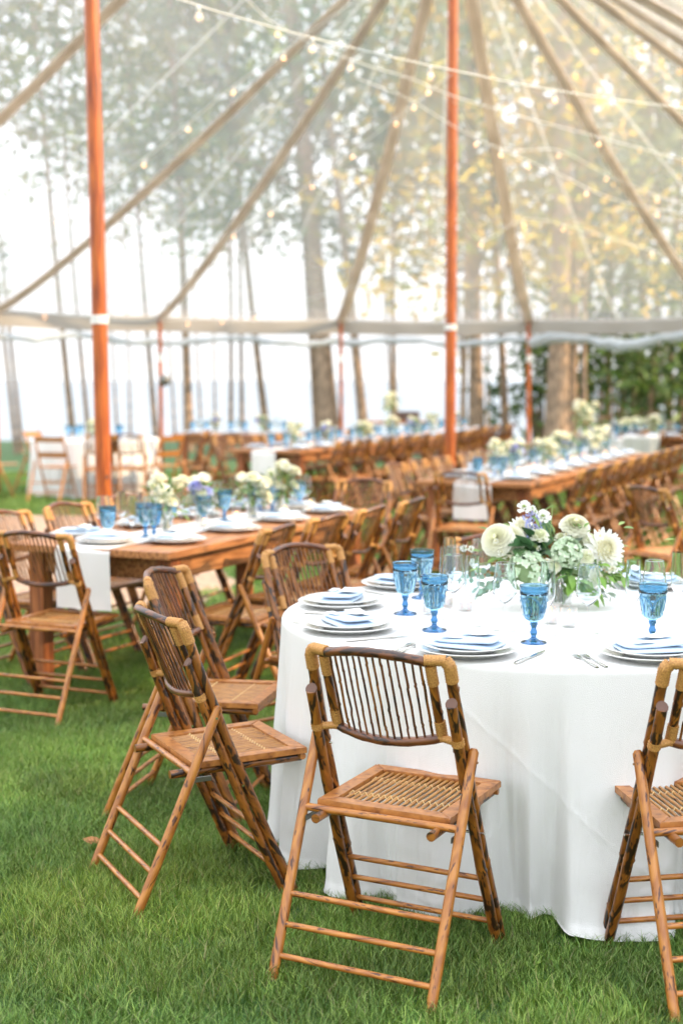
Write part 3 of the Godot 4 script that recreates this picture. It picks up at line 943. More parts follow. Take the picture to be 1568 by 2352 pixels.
func petal_cup(b: B, at: Vector3, d: Vector3, side: Vector3, l: float, w: float) -> void:
	var nn := side.cross(d).normalized()
	var first := b.v.size()
	for j in 3:
		var t := j / 2.0
		for i in 4:
			var s := (i / 3.0 - 0.5) * 2.0
			var ww := w * 0.5 * (0.55 + 0.45 * sin(t * 2.2))
			var p := at + d * l * t * (1.0 - 0.12 * s * s * t) + side * s * ww + nn * (w * 0.22 * s * s - l * 0.16 * t * t) + nn * rnd.randf_range(-0.03, 0.03) * l * t
			b.vert(p, (nn - side * s * 0.6).normalized(), Vector2(i / 3.0, t))
	for j in 2:
		for i in 3:
			var a := first + j * 4 + i
			b.tri(a, a + 1, a + 5); b.tri(a, a + 5, a + 4)


const CREAM := Color(0.90, 0.86, 0.60)
const IVORY := Color(0.92, 0.91, 0.79)
const LIME := Color(0.62, 0.72, 0.42)
const WHITE := Color(0.91, 0.91, 0.87)
const LILAC := Color(0.42, 0.44, 0.78)


func stalk(b: B, a: Vector3, e: Vector3, r: float, colr: Color, bend := Vector3.ZERO) -> void:
	b.col = colr
	b.tube([a, a.lerp(e, 0.35) + bend, a.lerp(e, 0.7) + bend, e], [r, r, r * 0.9, r * 0.8], 5)
	b.col = Color(1, 1, 1)


func vase(o: Node3D, r: float, h: float, stems := true) -> void:
	var b := B.new()
	b.lathe([Vector2(0.001, 0.0), Vector2(r * 0.9, 0.0), Vector2(r, 0.006), Vector2(r, h), Vector2(r - 0.003, h), Vector2(r - 0.003, 0.010), Vector2(0.001, 0.009)], 28)
	part("vase_glass", b.done(M.clear_glass), o)
	b = B.new()
	b.lathe([Vector2(0.001, 0.011), Vector2(r - 0.0045, 0.011), Vector2(r - 0.0045, h * 0.72), Vector2(0.001, h * 0.72)], 24)
	part("vase_water", b.done(M.water_clear), o)
	b = B.new()
	for i in 16:
		var a := rnd.randf() * TAU
		var q := rnd.randf() * r * 0.8
		stalk(b, Vector3(cos(a + 2.2) * q, 0.014, sin(a + 2.2) * q), Vector3(cos(a) * r * 0.8, h + 0.03, sin(a) * r * 0.8), 0.003, Color(0.10, 0.20, 0.05).lerp(Color(0.25, 0.22, 0.08), rnd.randf()))
	part("stems", b.done(M.leafage), o, "stuff")


func main_bouquet() -> void:
	var z0 := 4.97
	var o := thing("bouquet_vase", "full bouquet of cream, white and lilac flowers in a glass vase", "bouquet", P(0.767, z0, 0.7635))
	vase(o, 0.046, 0.115)
	var loc := func(px: float, py: float, z: float) -> Vector3: return seen(px, py, z) - o.position
	var heads := [   # kind, pixel, depth, radius, facing
		["ranunculus", 1142, 1240, 4.90, 0.052, Vector3(-0.5, 0.5, 0.8)], ["ranunculus", 1172, 1238, 4.94, 0.046, Vector3(0.0, 0.6, 0.8)], ["dahlia", 1196, 1216, 4.99, 0.040, Vector3(0.1, 0.8, 0.6)],
		["garden_rose", 1238, 1232, 4.92, 0.030, Vector3(0, 0.9, 0.5)], ["ranunculus", 1319, 1209, 4.95, 0.046, Vector3(0.1, 0.9, 0.5)], ["hydrangea", 1300, 1270, 4.87, 0.044, Vector3(-0.1, 0.3, 1)],
		["dahlia", 1384, 1262, 4.92, 0.060, Vector3(0.4, 0.3, 0.9)], ["hydrangea", 1210, 1312, 4.84, 0.056, Vector3(-0.2, 0.3, 1)], ["garden_rose", 1330, 1243, 4.97, 0.028, Vector3(0.1, 0.7, 0.6)],
		["garden_rose", 1352, 1240, 4.93, 0.024, Vector3(0.3, 0.6, 0.7)], ["garden_rose", 1288, 1237, 4.96, 0.022, Vector3(0, 0.8, 0.5)], ["garden_rose", 1365, 1330, 4.90, 0.028, Vector3(0.5, -0.1, 0.9)],
		["dahlia", 1400, 1288, 4.98, 0.040, Vector3(0.8, 0.2, 0.5)], ["garden_rose", 1160, 1262, 5.02, 0.036, Vector3(-0.6, 0.4, 0.5)],
		["garden_rose", 1272, 1300, 4.86, 0.022, Vector3(0, 0.2, 1)], ["garden_rose", 1345, 1280, 4.88, 0.026, Vector3(0.2, 0.2, 1)]]
	var neck := Vector3(0, 0.12, 0)
	var sb := B.new()
	for h in heads:
		var p: Vector3 = loc.call(h[1], h[2], h[3])
		var b := B.new()
		h[4] *= 1.14
		match h[0]:
			"ranunculus": ruffle(b, p, h[5], h[4], 13, LIME.lerp(CREAM, 0.8), IVORY)
			"dahlia": ruffle(b, p, h[5], h[4], 12, CREAM, WHITE, 1.0)
			"garden_rose": ruffle(b, p, h[5], h[4], 5, LIME.lerp(CREAM, 0.5), IVORY)
			"hydrangea":
				for i in 170:
					var d := Vector3(rnd.randfn(), rnd.randfn(), rnd.randfn()).normalized()
					if d.dot((h[5] as Vector3).normalized()) < -0.5:
						continue
					var q: Vector3 = p + d * h[4] * rnd.randf_range(0.88, 1.02)
					var sx := d.cross(Vector3.UP).normalized()
					var sy := d.cross(sx)
					for k in 4:
						b.col = Color(0.52, 0.68, 0.46).lerp(Color(0.74, 0.80, 0.64), rnd.randf())
						var w := k * PI / 2 + i
						b.leaf(q, sx * cos(w) + sy * sin(w) + d * 0.8, d, h[4] * 0.26, h[4] * 0.22, 0.2, 2)
				b.col = Color(0.3, 0.42, 0.2)
				b.lathe([Vector2(0.001, -h[4] * 0.7), Vector2(h[4] * 0.5, -h[4] * 0.5), Vector2(h[4] * 0.7, 0), Vector2(h[4] * 0.5, h[4] * 0.5), Vector2(0.001, h[4] * 0.7)], 12, p)
		part(h[0], b.done(M.petal), o)
		stalk(sb, p, neck + (p - neck) * 0.05, 0.0028, Color(0.14, 0.26, 0.07))
	# tall anemones and a lilac delphinium spire
	var b := B.new()
	for a in [[1203, 1165, 0.026], [1246, 1187, 0.028], [1222, 1168, 0.012], [1229, 1176, 0.009]]:
		var p: Vector3 = loc.call(a[0], a[1], 4.95)
		var bb := B.new()
		ruffle(bb, p, Vector3(-0.2, 0.5, 0.9), a[2], 2, WHITE, WHITE)
		bb.col = Color(0.35, 0.48, 0.12)
		bb.lathe([Vector2(0.0005, -0.006), Vector2(a[2] * 0.35, 0), Vector2(0.0005, 0.006)], 10, p + Vector3(-0.2, 0.5, 0.9).normalized() * a[2] * 0.35)
		part("anemone", bb.done(M.petal), o)
		stalk(sb, p, neck, 0.0017, Color(0.22, 0.34, 0.12), Vector3(0.012, 0.03, 0))
	var bb2 := B.new()
	for i in 16:
		var t := i / 15.0
		var p: Vector3 = loc.call(1218 + 14 * sin(i * 2.4) + 12 * t, 1182 + 50 * t, 4.94 + 0.012 * cos(i * 2.4))
		ruffle(bb2, p, Vector3(sin(i * 2.4), 0.2, 0.6 + cos(i * 2.4)), 0.013 + 0.004 * t, 1, LILAC.lerp(Color(0.70, 0.72, 0.90), rnd.randf()), LILAC)
	part("delphinium", bb2.done(M.petal), o)
	# the long loop of stem over the top, and three scabiosa balls on thin stalks at the left
	for pr in [[1250, 1172, 1268, 1160], [1268, 1160, 1262, 1235]]:
		stalk(sb, loc.call(pr[0], pr[1], 4.95), loc.call(pr[2], pr[3], 4.95), 0.0016, Color(0.30, 0.42, 0.14))
	for a in [[1064, 1259, 0.0135], [1081, 1261, 0.012], [1084, 1296, 0.014]]:
		var p: Vector3 = loc.call(a[0], a[1], 4.92)
		var q := B.new()
		for i in 40:
			var d := Vector3(rnd.randfn(), rnd.randfn(), rnd.randfn()).normalized()
			q.col = WHITE.lerp(Color(0.7, 0.76, 0.6), rnd.randf() * 0.5)
			q.leaf(p + d * a[2] * 0.5, d + Vector3(rnd.randfn(), rnd.randfn(), rnd.randfn()) * 0.2, d.cross(Vector3.UP), a[2] * 0.6, a[2] * 0.5, 0.1, 2)
		part("scabiosa", q.done(M.petal), o)
		stalk(sb, p, neck + Vector3(-0.06, 0.06, 0.02), 0.0014, Color(0.30, 0.42, 0.16))
	part("flower_stalks", sb.done(M.leafage), o, "stuff")
	# leaves: broad dark ones, grey dusty ones, a bright spray at the lower right, eucalyptus at the left
	var greens := [Color(0.05, 0.13, 0.045), Color(0.08, 0.19, 0.05), Color(0.20, 0.36, 0.07), Color(0.30, 0.37, 0.30)]
	var sets := [[1235, 1250, 11, 0.085, 0.05, 0], [1215, 1262, 8, 0.07, 0.045, 1], [1300, 1330, 10, 0.075, 0.034, 2], [1320, 1345, 9, 0.07, 0.032, 2], [1345, 1352, 8, 0.06, 0.028, 2], [1330, 1270, 8, 0.055, 0.022, 3], [1395, 1330, 16, 0.045, 0.018, 2], [1410, 1310, 14, 0.04, 0.016, 2],
		[1250, 1290, 7, 0.06, 0.03, 0], [1290, 1300, 8, 0.06, 0.03, 1], [1370, 1300, 8, 0.05, 0.024, 2], [1150, 1270, 6, 0.05, 0.026, 2], [1390, 1350, 12, 0.035, 0.014, 3], [1340, 1225, 8, 0.03, 0.014, 2], [1265, 1275, 8, 0.06, 0.032, 0]]
	for s in sets:
		for i in s[2]:
			var p: Vector3 = loc.call(s[0] + rnd.randf_range(-22, 22), s[1] + rnd.randf_range(-20, 20), 4.93 + rnd.randf_range(-0.06, 0.07))
			var d := (p - neck).normalized() + Vector3(rnd.randfn(), rnd.randfn() * 0.7 - 0.3, rnd.randfn() * 0.6 + 0.3) * 0.6
			var q := B.new()
			q.col = (greens[s[5]] as Color) * rnd.randf_range(0.8, 1.3)
			q.leaf(p, d, Vector3(rnd.randf_range(-0.5, 0.5), 1, rnd.randf_range(0.0, 0.9)), s[3] * rnd.randf_range(0.75, 1.15), s[4], rnd.randf_range(0.1, 0.5), 4)
			part("leaf", q.done(M.leafage), o)
	var eu := B.new()
	for spr in [[[1150, 1320], [1105, 1352]], [[1140, 1310], [1062, 1332]], [[1150, 1335], [1095, 1372]]]:
		var a: Vector3 = loc.call(spr[0][0], spr[0][1], 4.9); var e: Vector3 = loc.call(spr[1][0], spr[1][1], 4.86)
		stalk(eu, neck + Vector3(-0.05, 0.03, 0.04), a, 0.0014, Color(0.25, 0.25, 0.16)); stalk(eu, a, e, 0.0012, Color(0.25, 0.25, 0.16))
		for i in 9:
			eu.col = Color(0.20, 0.32, 0.24) * rnd.randf_range(0.8, 1.3)
			eu.leaf(a.lerp(e, i / 8.0), Vector3(rnd.randfn() * 0.5 - 0.3, rnd.randfn(), rnd.randfn() * 0.5), Vector3(0, 0.3, 1), 0.024, 0.022, 0.1, 3)
	part("eucalyptus_sprig", eu.done(M.leafage), o)
	for i in 26:   # small white filler blossoms spread loosely through and beyond the heads
		var p: Vector3 = loc.call(rnd.randf_range(1120, 1418), rnd.randf_range(1222, 1330), 4.93 + rnd.randf_range(-0.08, 0.08))
		var q := B.new()
		ruffle(q, p, Vector3(rnd.randfn() * 0.6, 0.6, 0.7), rnd.randf_range(0.010, 0.018), 2, CREAM, WHITE)
		part("small_blossom", q.done(M.petal), o)
	var fill := B.new()
	for i in 150:
		var p: Vector3 = loc.call(rnd.randfn() * 75 + 1270, rnd.randfn() * 36 + 1286, 4.95 + rnd.randfn() * 0.05)
		fill.col = Color(0.10, 0.21, 0.05).lerp(Color(0.34, 0.45, 0.14), rnd.randf())
		fill.leaf(p, p - neck + Vector3(rnd.randfn(), rnd.randfn(), rnd.randfn()) * 0.06, Vector3(0, 1, 0.5), rnd.randf_range(0.02, 0.05), rnd.randf_range(0.008, 0.018), 0.3, 3)
	part("foliage", fill.done(M.leafage), o, "stuff")


func bouquet(r: float, hgt: float, tint: int) -> Node3D:   # a smaller arrangement for the long tables
	var o := Node3D.new(); o.name = "bouquet_vase"
	vase(o, 0.035, 0.10)
	for k in 3:
		var b := B.new()
		for i in 4 + k:
			var a := rnd.randf() * TAU
			var p := Vector3(cos(a) * r * rnd.randf_range(0.2, 0.9), 0.12 + hgt * rnd.randf(), sin(a) * r * rnd.randf_range(0.2, 0.9))
			ruffle(b, p, p - Vector3(0, 0.06, 0), rnd.randf_range(0.026, 0.048), 5, [LIME.lerp(CREAM, 0.5), CREAM, LILAC][k if k < 2 or tint == 1 else 1], [IVORY, WHITE, LILAC.lerp(WHITE, 0.25)][k if k < 2 or tint == 1 else 0], 1.0 if k == 1 else 0.0)
		part(["ranunculus", "dahlia", "delphinium"][k], b.done(M.petal), o)
	var b2 := B.new()
	for i in 70:
		var a := rnd.randf() * TAU
		var p := Vector3(cos(a) * r * rnd.randf(), 0.09 + hgt * rnd.randf() * 0.9, sin(a) * r * rnd.randf())
		b2.col = Color(0.08, 0.18, 0.05).lerp(Color(0.26, 0.38, 0.12), rnd.randf())
		b2.leaf(p, p - Vector3(0, 0.1, 0) + Vector3(0, rnd.randfn() * 0.03, 0), Vector3(0, 1, 0.3), rnd.randf_range(0.03, 0.07), 0.022, 0.3, 3)
	part("foliage", b2.done(M.leafage), o, "stuff")
	return o


# ---------------------------------------------------------------- the tent
const C1 := Vector2(1.24, 16.3)
const R_TENT := 6.7
const EAVE := 2.5
const PEAK := 7.0
const BAY := 3.223


func ribbon(b: B, pts: Array, width: float, thick: float, across: Callable) -> void:
	for k in pts.size() - 1:
		var a: Vector3 = pts[k]; var e: Vector3 = pts[k + 1]
		var wa: Vector3 = across.call(k) * width / 2; var we: Vector3 = across.call(k + 1) * width / 2
		var up := (e - a).cross(wa).normalized() * thick / 2
		b.quad(a + wa + up, e + we + up, e - we + up, a - wa + up)
		b.quad(a - wa - up, e - we - up, e + we - up, a + wa - up)
		b.quad(a - wa + up, e - we + up, e - we - up, a - wa - up)
		b.quad(a + wa - up, e + we - up, e + we + up, a + wa + up)


func rd() -> Vector2: return Vector2(sin(RIDGE_A), cos(RIDGE_A))
func rp() -> Vector2: return Vector2(cos(RIDGE_A), -sin(RIDGE_A))   # to the right of the ridge


func roof_end(c: Vector2, ang: float, t: float) -> Vector3:
	var d := Vector2(sin(ang), cos(ang))
	var q := c + d * R_TENT * t
	return P(q.x, q.y, EAVE + (PEAK - EAVE) * pow(maxf(0.0, 1.0 - t), 1.15))


func roof_side(uu: float, side: float, t: float) -> Vector3:   # uu: metres back from the far centre pole along the ridge
	var f := fposmod(uu, 2.0 * BAY) / (2.0 * BAY)
	var dip := pow(sin(PI * f), 0.8)
	var top := PEAK - 0.2 * dip
	var q := C1 - rd() * uu + rp() * side * R_TENT * t
	return P(q.x, q.y, EAVE + (top - EAVE) * pow(maxf(0.0, 1.0 - t), lerpf(1.15, 1.08, dip)))


func tent() -> void:
	var roof := thing("tent_canopy", "clear vinyl sail tent roof with tan seams radiating from its poles", "tent")
	var cf := C1 - rd() * BAY * 4.0
	var seams := []     # each: Callable t -> point, sideways vector
	var edge := []
	for e in 2:
		var c: Vector2 = C1 if e == 0 else cf
		var base := RIDGE_A - PI / 2 if e == 0 else RIDGE_A + PI / 2
		for k in 7:
			var a0 := base + PI * k / 7.0; var a1 := base + PI * (k + 1) / 7.0
			var f := func(s: float, t: float) -> Vector3:
				var p := roof_end(c, lerpf(a0, a1, s), t)
				var m := roof_end(c, a0, t).lerp(roof_end(c, a1, t), s)
				return p.lerp(m, 0.85) - Vector3(0, 0.05 * sin(PI * clampf(s, 0, 1)) * t, 0) + Vector3(0, 0.012 * sin(t * 40.0 + k) * sin(PI * s), 0)
			panel(roof, f)
			seams.append(func(t): return roof_end(c, a0, t))
		seams.append(func(t): return roof_end(c, base + PI, t))
	for side in [-1.0, 1.0]:
		for k in 4:
			var f := func(s: float, t: float) -> Vector3:
				var p := roof_side(BAY * (k + s), side, t)
				return p - Vector3(0, 0.05 * sin(PI * clampf(s, 0, 1)) * t, 0)
			panel(roof, f)
			if k > 0:
				seams.append(func(t): return roof_side(BAY * k, side, t))
	for sm in seams:
		var pts := []
		for i in 21:
			pts.append((sm.call(i / 20.0) as Vector3) - Vector3(0, 0.012, 0))
		var fl: Vector3 = pts[20] - pts[0]
		var sd := Vector3(-fl.z, 0, fl.x).normalized()
		var b := B.new()
		ribbon(b, pts, 0.165, 0.012, func(_k): return sd)
		var low := []
		for p in pts:
			low.append(p - Vector3(0, 0.045, 0))
		ribbon(b, low, 0.012, 0.07, func(_k): return sd)
		part("seam_strap", b.done(M.strap_canvas), roof)
	# the eave: a canvas band, a rolled-up clear wall hanging from it, a side pole at each seam
	var ring := []
	for k in 8:
		ring.append(roof_end(C1, RIDGE_A - PI / 2 + PI * k / 7.0, 1.0))
	for k in [1, 2, 3]:
		ring.append(roof_side(BAY * k, 1.0, 1.0))
	for k in 8:
		ring.append(roof_end(cf, RIDGE_A + PI / 2 + PI * k / 7.0, 1.0))
	for k in [3, 2, 1]:
		ring.append(roof_side(BAY * k, -1.0, 1.0))
	var mid := P(C1.x - rd().x * BAY * 2, C1.y - rd().y * BAY * 2, EAVE)
	for k in ring.size():
		var a: Vector3 = ring[k]; var e: Vector3 = ring[(k + 1) % ring.size()]
		var b := B.new()
		var drop := 0.23
		var out := ((a + e) / 2 - mid).normalized()
		out.y = 0
		var near: bool = minf(a.z, e.z) > -8.0
		for s in [0.0, 0.008]:
			b.grid(14, 3, func(u_, t): return a.lerp(e, u_) + Vector3(0, 0.02 - drop * t - 0.03 * sin(PI * u_), 0) + out * (s + 0.012 * sin(u_ * 23.0 + k) * t), s == 0.0)
		part("eave_band", b.done(M.eave_canvas), roof)
		if near:
			continue
		b = B.new()
		var pts := []; var rad := []
		var heavy := k >= 3 and k <= 7
		var ra := RandomNumberGenerator.new(); ra.seed = 100 + k
		for i in 19:
			var t := i / 18.0
			pts.append(a.lerp(e, t) + Vector3(0, -0.34 - 0.055 * sin(t * PI * 3.0 + k) * (1.3 if heavy else 0.7) + ra.randf_range(-0.02, 0.02), 0) + out * 0.06)
			rad.append((0.085 if heavy else 0.055) * ra.randf_range(0.75, 1.3))
		b.tube(pts, rad, 9)
		part("rolled_wall", b.done(M.rolled_vinyl), roof)
		b = B.new()
		b.grid(18, 2, func(u_, t): return a.lerp(e, u_) + Vector3(0, -0.16 - 0.16 * t, 0) + out * (0.03 + 0.03 * t + 0.01 * sin(u_ * 40.0)))
		part("clear_wall", b.done(M.clear_glass), roof)
	for k in ring.size():
		var a: Vector3 = ring[k]
		if a.z > -9.0:
			continue
		var out := (a - mid); out.y = 0; out = out.normalized()
		var where: String = ["at the left bend of the eave", "with a lamp on it, left of the centre", "in the middle of the far eave", "in front of the woods at the right of the eave", "", "", "", ""][clampi(k, 0, 7)] if k < 8 else ""
		var o := thing("side_pole", ("slim wooden side pole " + where) if where else "slim wooden side pole of the tent outside the picture", "tent pole", a, 0.0, "side poles under the tent's eave")
		var b := B.new()
		b.tube([Vector3(0, -0.02, 0), Vector3(0, -EAVE, 0) + out * 0.12], [0.034, 0.034], 10)
		part("pole", b.done(M.pole_wood), o)
		b = B.new()
		b.tube([Vector3(0, -0.55, 0) + out * 0.026, Vector3(0, -0.66, 0) + out * 0.032], [0.042, 0.042], 10)
		part("white_tie", b.done(M.white_cord), o)
		if k == 1:
			b = B.new()
			b.lathe([Vector2(0.001, -0.09), Vector2(0.07, -0.07), Vector2(0.085, 0.03), Vector2(0.04, 0.08), Vector2(0.001, 0.085)], 14, Vector3(0.07, -0.95, 0.05))
			part("spotlight", b.done(M.dull_metal), o)
	# the centre poles
	for q in [[C1 - rd() * BAY * 2, 0.060, 0.048, "reddish varnished centre pole of the tent, the near thick one at the left", 235.0], [C1, 0.063, 0.055, "reddish varnished centre pole of the tent, the farther one right of the middle", 0.0]]:
		var o := thing("tent_pole", q[3], "tent pole", P(q[0].x, q[0].y), 0.0, "centre poles of the tent")
		var b := B.new()
		var lean := Vector3(-0.07, 0, 0) if q[4] > 0.0 else Vector3(0, 0, 0)
		b.tube([Vector3(0, 0, 0), lean * 0.5 + Vector3(0, PEAK / 2, 0), lean + Vector3(0, PEAK, 0)], [q[1], (q[1] + q[2]) / 2 + 0.002, q[2]], 24)
		part("pole", b.done(M.pole_wood), o)
		b = B.new()
		var yy := 1.97 if q[4] > 0.0 else 2.12
		for i in 3:
			b.tube([lean * yy / PEAK + Vector3(0, yy + i * 0.022, 0), lean * yy / PEAK + Vector3(0, yy + 0.02 + i * 0.022, 0)], [q[1] + 0.006, q[1] + 0.006], 20)
		part("white_tie", b.done(M.white_cord), o)
		if q[4] > 0.0:
			b = B.new()
			b.tube([Vector3(0.028, 0.84, 0.050), Vector3(0.030, 0.84, 0.0562)], [0.014, 0.014], 14)
			part("bolt_hole", b.done(M.cane_end), o)


func panel(roof: Node3D, f: Callable) -> void:
	var b := B.new()
	b.grid(8, 16, func(s, t): return f.call(s, lerpf(0.012, 1.0, t)))
	part("roof_panel", b.done(M.vinyl), roof)
	b = B.new()
	var pts := []
	for i in 17:
		pts.append((f.call(0.5, lerpf(0.012, 1.0, i / 16.0)) as Vector3) - Vector3(0, 0.008, 0))
	var fl: Vector3 = pts[16] - pts[0]
	var sd := Vector3(-fl.z, 0, fl.x).normalized()
	ribbon(b, pts, 0.026, 0.003, func(_k): return sd)
	part("panel_seam", b.done(M.seam_tape), roof)


# ---------------------------------------------------------------- strings of bulbs
var bulb: Node3D


func bulb_proto() -> void:
	bulb = Node3D.new(); bulb.name = "bulb"
	var b := B.new()
	b.lathe([Vector2(0.0005, -0.092), Vector2(0.014, -0.088), Vector2(0.0235, -0.074), Vector2(0.0245, -0.062), Vector2(0.020, -0.048), Vector2(0.0125, -0.036), Vector2(0.011, -0.030)], 16)
	bulb.add_child(lone("bulb_glass", b.done(M.bulb_glass)))
	b = B.new()
	b.lathe([Vector2(0.001, -0.034), Vector2(0.0125, -0.034), Vector2(0.0135, -0.010), Vector2(0.009, 0.0), Vector2(0.001, 0.002)], 12)
	bulb.add_child(lone("bulb_socket", b.done(M.socket)))
	b = B.new()
	b.lathe([Vector2(0.0005, -0.074), Vector2(0.0045, -0.071), Vector2(0.005, -0.062), Vector2(0.003, -0.054), Vector2(0.0005, -0.051)], 8)
	bulb.add_child(lone("filament", b.done(M.filament)))


func string_light(label: String, pts: Array, bulbs: Array) -> void:
	var o := thing("string_light", label, "string light", Vector3.ZERO, 0.0, "string lights under the tent roof")
	var w := []
	for p in pts:
		w.append(seen(p[0], p[1], p[2]))
	var cv := Curve3D.new()
	for i in w.size():
		var d: Vector3 = (w[mini(i + 1, w.size() - 1)] - w[maxi(i - 1, 0)]) / 6.0
		cv.add_point(w[i], -d, d)
	var path := []; var rad := []
	var l := cv.get_baked_length()
	var n_ := maxi(8, int(l / 0.25))
	for i in n_ + 1:
		path.append(cv.sample_baked(l * i / n_)); rad.append(0.0042)
	var b := B.new()
	b.tube(path, rad, 6)
	part("cable", b.done(M.white_cord), o)
	for q in bulbs:   # a bulb hangs from the cable's nearest point to its place
		var at := cv.get_closest_point(seen(q[0], q[1] - 12.0, q[2]))
		var k: Node3D = bulb.duplicate()
		k.position = at - Vector3(0, 0.004, 0)
		k.rotation = Vector3(rnd.randf_range(-0.15, 0.15), rnd.randf() * 6.0, rnd.randf_range(-0.15, 0.15))
		o.add_child(k, true)


func all_strings() -> void:
	bulb_proto()
	string_light("nearest string of clear bulbs, sloping across the top from left to right", [[300, -45, 8.2], [415, 0, 8.4], [560, 44, 8.6], [784, 104, 9.0], [985, 150, 9.3], [1270, 207, 9.8], [1568, 248, 10.3], [1800, 268, 10.8]], [[462, 33, 8.4], [713, 100, 8.9], [987, 165, 9.3], [1272, 215, 9.8]])
	string_light("second string of bulbs, just below the nearest one", [[560, -10, 12.6], [637, 60, 12.8], [806, 138, 13.0], [950, 182, 13.2], [1024, 215, 13.3], [1169, 260, 13.5], [1374, 315, 13.9], [1568, 366, 14.3], [1750, 400, 14.7]], [[637, 76, 12.8], [806, 150, 13.0], [984, 212, 13.2], [1169, 274, 13.5], [1374, 331, 13.9]])
	string_light("third string of bulbs, crossing in front of the yellow leaves", [[820, 180, 14.8], [940, 228, 15.0], [1044, 292, 15.3], [1144, 340, 15.5], [1284, 400, 15.9], [1400, 455, 16.2], [1568, 492, 16.8], [1700, 515, 17.2]], [[949, 250, 15.0], [1184, 290, 15.4], [1209, 382, 15.7], [1354, 438, 16.0], [1508, 483, 16.6]])
	string_light("string of small bulbs, starting on the far centre pole and falling to the right", [[1040, 230, 16.2], [1095, 320, 16.8], [1180, 345, 17.4], [1282, 345, 18.0], [1392, 400, 18.6], [1508, 450, 19.2], [1620, 480, 19.8]], [[1095, 324, 16.8], [1282, 352, 18.0], [1392, 404, 18.6], [1508, 458, 19.2]])
	string_light("string of bulbs above the right half of the far eave", [[1040, 440, 16.6], [1105, 550, 19.0], [1201, 503, 19.6], [1293, 516, 20.0], [1396, 545, 20.4], [1497, 576, 20.8], [1610, 610, 21.2]], [[1105, 558, 19.0], [1201, 514, 19.6], [1293, 526, 20.0], [1396, 555, 20.4], [1497, 582, 20.8]])
	string_light("string of bulbs falling leftwards from the far centre pole to the middle of the eave", [[1036, 170, 16.2], [949, 240, 16.6], [809, 348, 17.2], [717, 418, 17.7], [622, 480, 18.2], [537, 532, 18.8], [445, 584, 19.4], [330, 640, 20.0]], [[914, 285, 16.8], [809, 360, 17.2], [717, 427, 17.7], [622, 489, 18.2], [537, 543, 18.8], [445, 592, 19.4]])
	string_light("string of bulbs falling to the left edge of the tent, behind the near pole", [[800, 10, 13.6], [650, 120, 14.0], [537, 198, 14.6], [432, 284, 15.2], [330, 366, 15.8], [131, 498, 16.8], [-40, 600, 17.6]], [[645, 110, 14.0], [537, 207, 14.6], [432, 294, 15.2], [331, 376, 15.8], [131, 510, 16.8]])
	string_light("low string of tiny bulbs along the far eave", [[0, 715, 19.6], [105, 718, 20.0], [300, 735, 20.8], [510, 730, 21.4], [587, 720, 21.6], [840, 650, 21.4], [926, 622, 21.2], [1015, 586, 20.4], [1040, 560, 19.0]], [[105, 727, 20.0], [430, 752, 21.2], [510, 739, 21.4], [587, 727, 21.6], [840, 660, 21.4], [926, 632, 21.2], [1015, 596, 20.4]])


# ---------------------------------------------------------------- ground, water, trees
func ground() -> void:
	var b := B.new()
	var f := func(s: float, q: float) -> Vector3:
		var z := lerpf(-40.0, 46.0, q)
		var x := lerpf(-90.0, 90.0, s)
		var y := -0.75 * smoothstep(37.0, 44.0, z) * 1.6
		return P(x, z, y)
	b.grid(20, 43, f)
	part("lawn", b.done(M.turf), self).set_meta("kind", "structure")
	b = B.new()
	b.grid(40, 40, func(s, q): return P(lerpf(-5000, 5000, s), lerpf(-800, 5500, q), -0.9))
	part("lake", b.done(M.lake_water), self).set_meta("kind", "structure")
	b = B.new()
	var pg := [P(-14, 9.9), P(-1.0, 9.5), P(-0.80, 10.9), P(-1.6, 13.6), P(-2.4, 16.2), P(-14, 17.0)]
	var cen := P(-6, 13)
	for i in pg.size():
		b.tri3(cen + Vector3(0, 0.006, 0), pg[i] + Vector3(0, 0.006, 0), pg[(i + 1) % pg.size()] + Vector3(0, 0.006, 0))
	part("path", b.done(M.earth), self).set_meta("kind", "structure")


func on_path(x: float, z: float) -> bool:
	return Geometry2D.is_point_in_polygon(Vector2(x, z), PackedVector2Array([Vector2(-14, 9.9), Vector2(-1.0, 9.5), Vector2(-0.80, 10.9), Vector2(-1.6, 13.6), Vector2(-2.4, 16.2), Vector2(-14, 17.0)]))


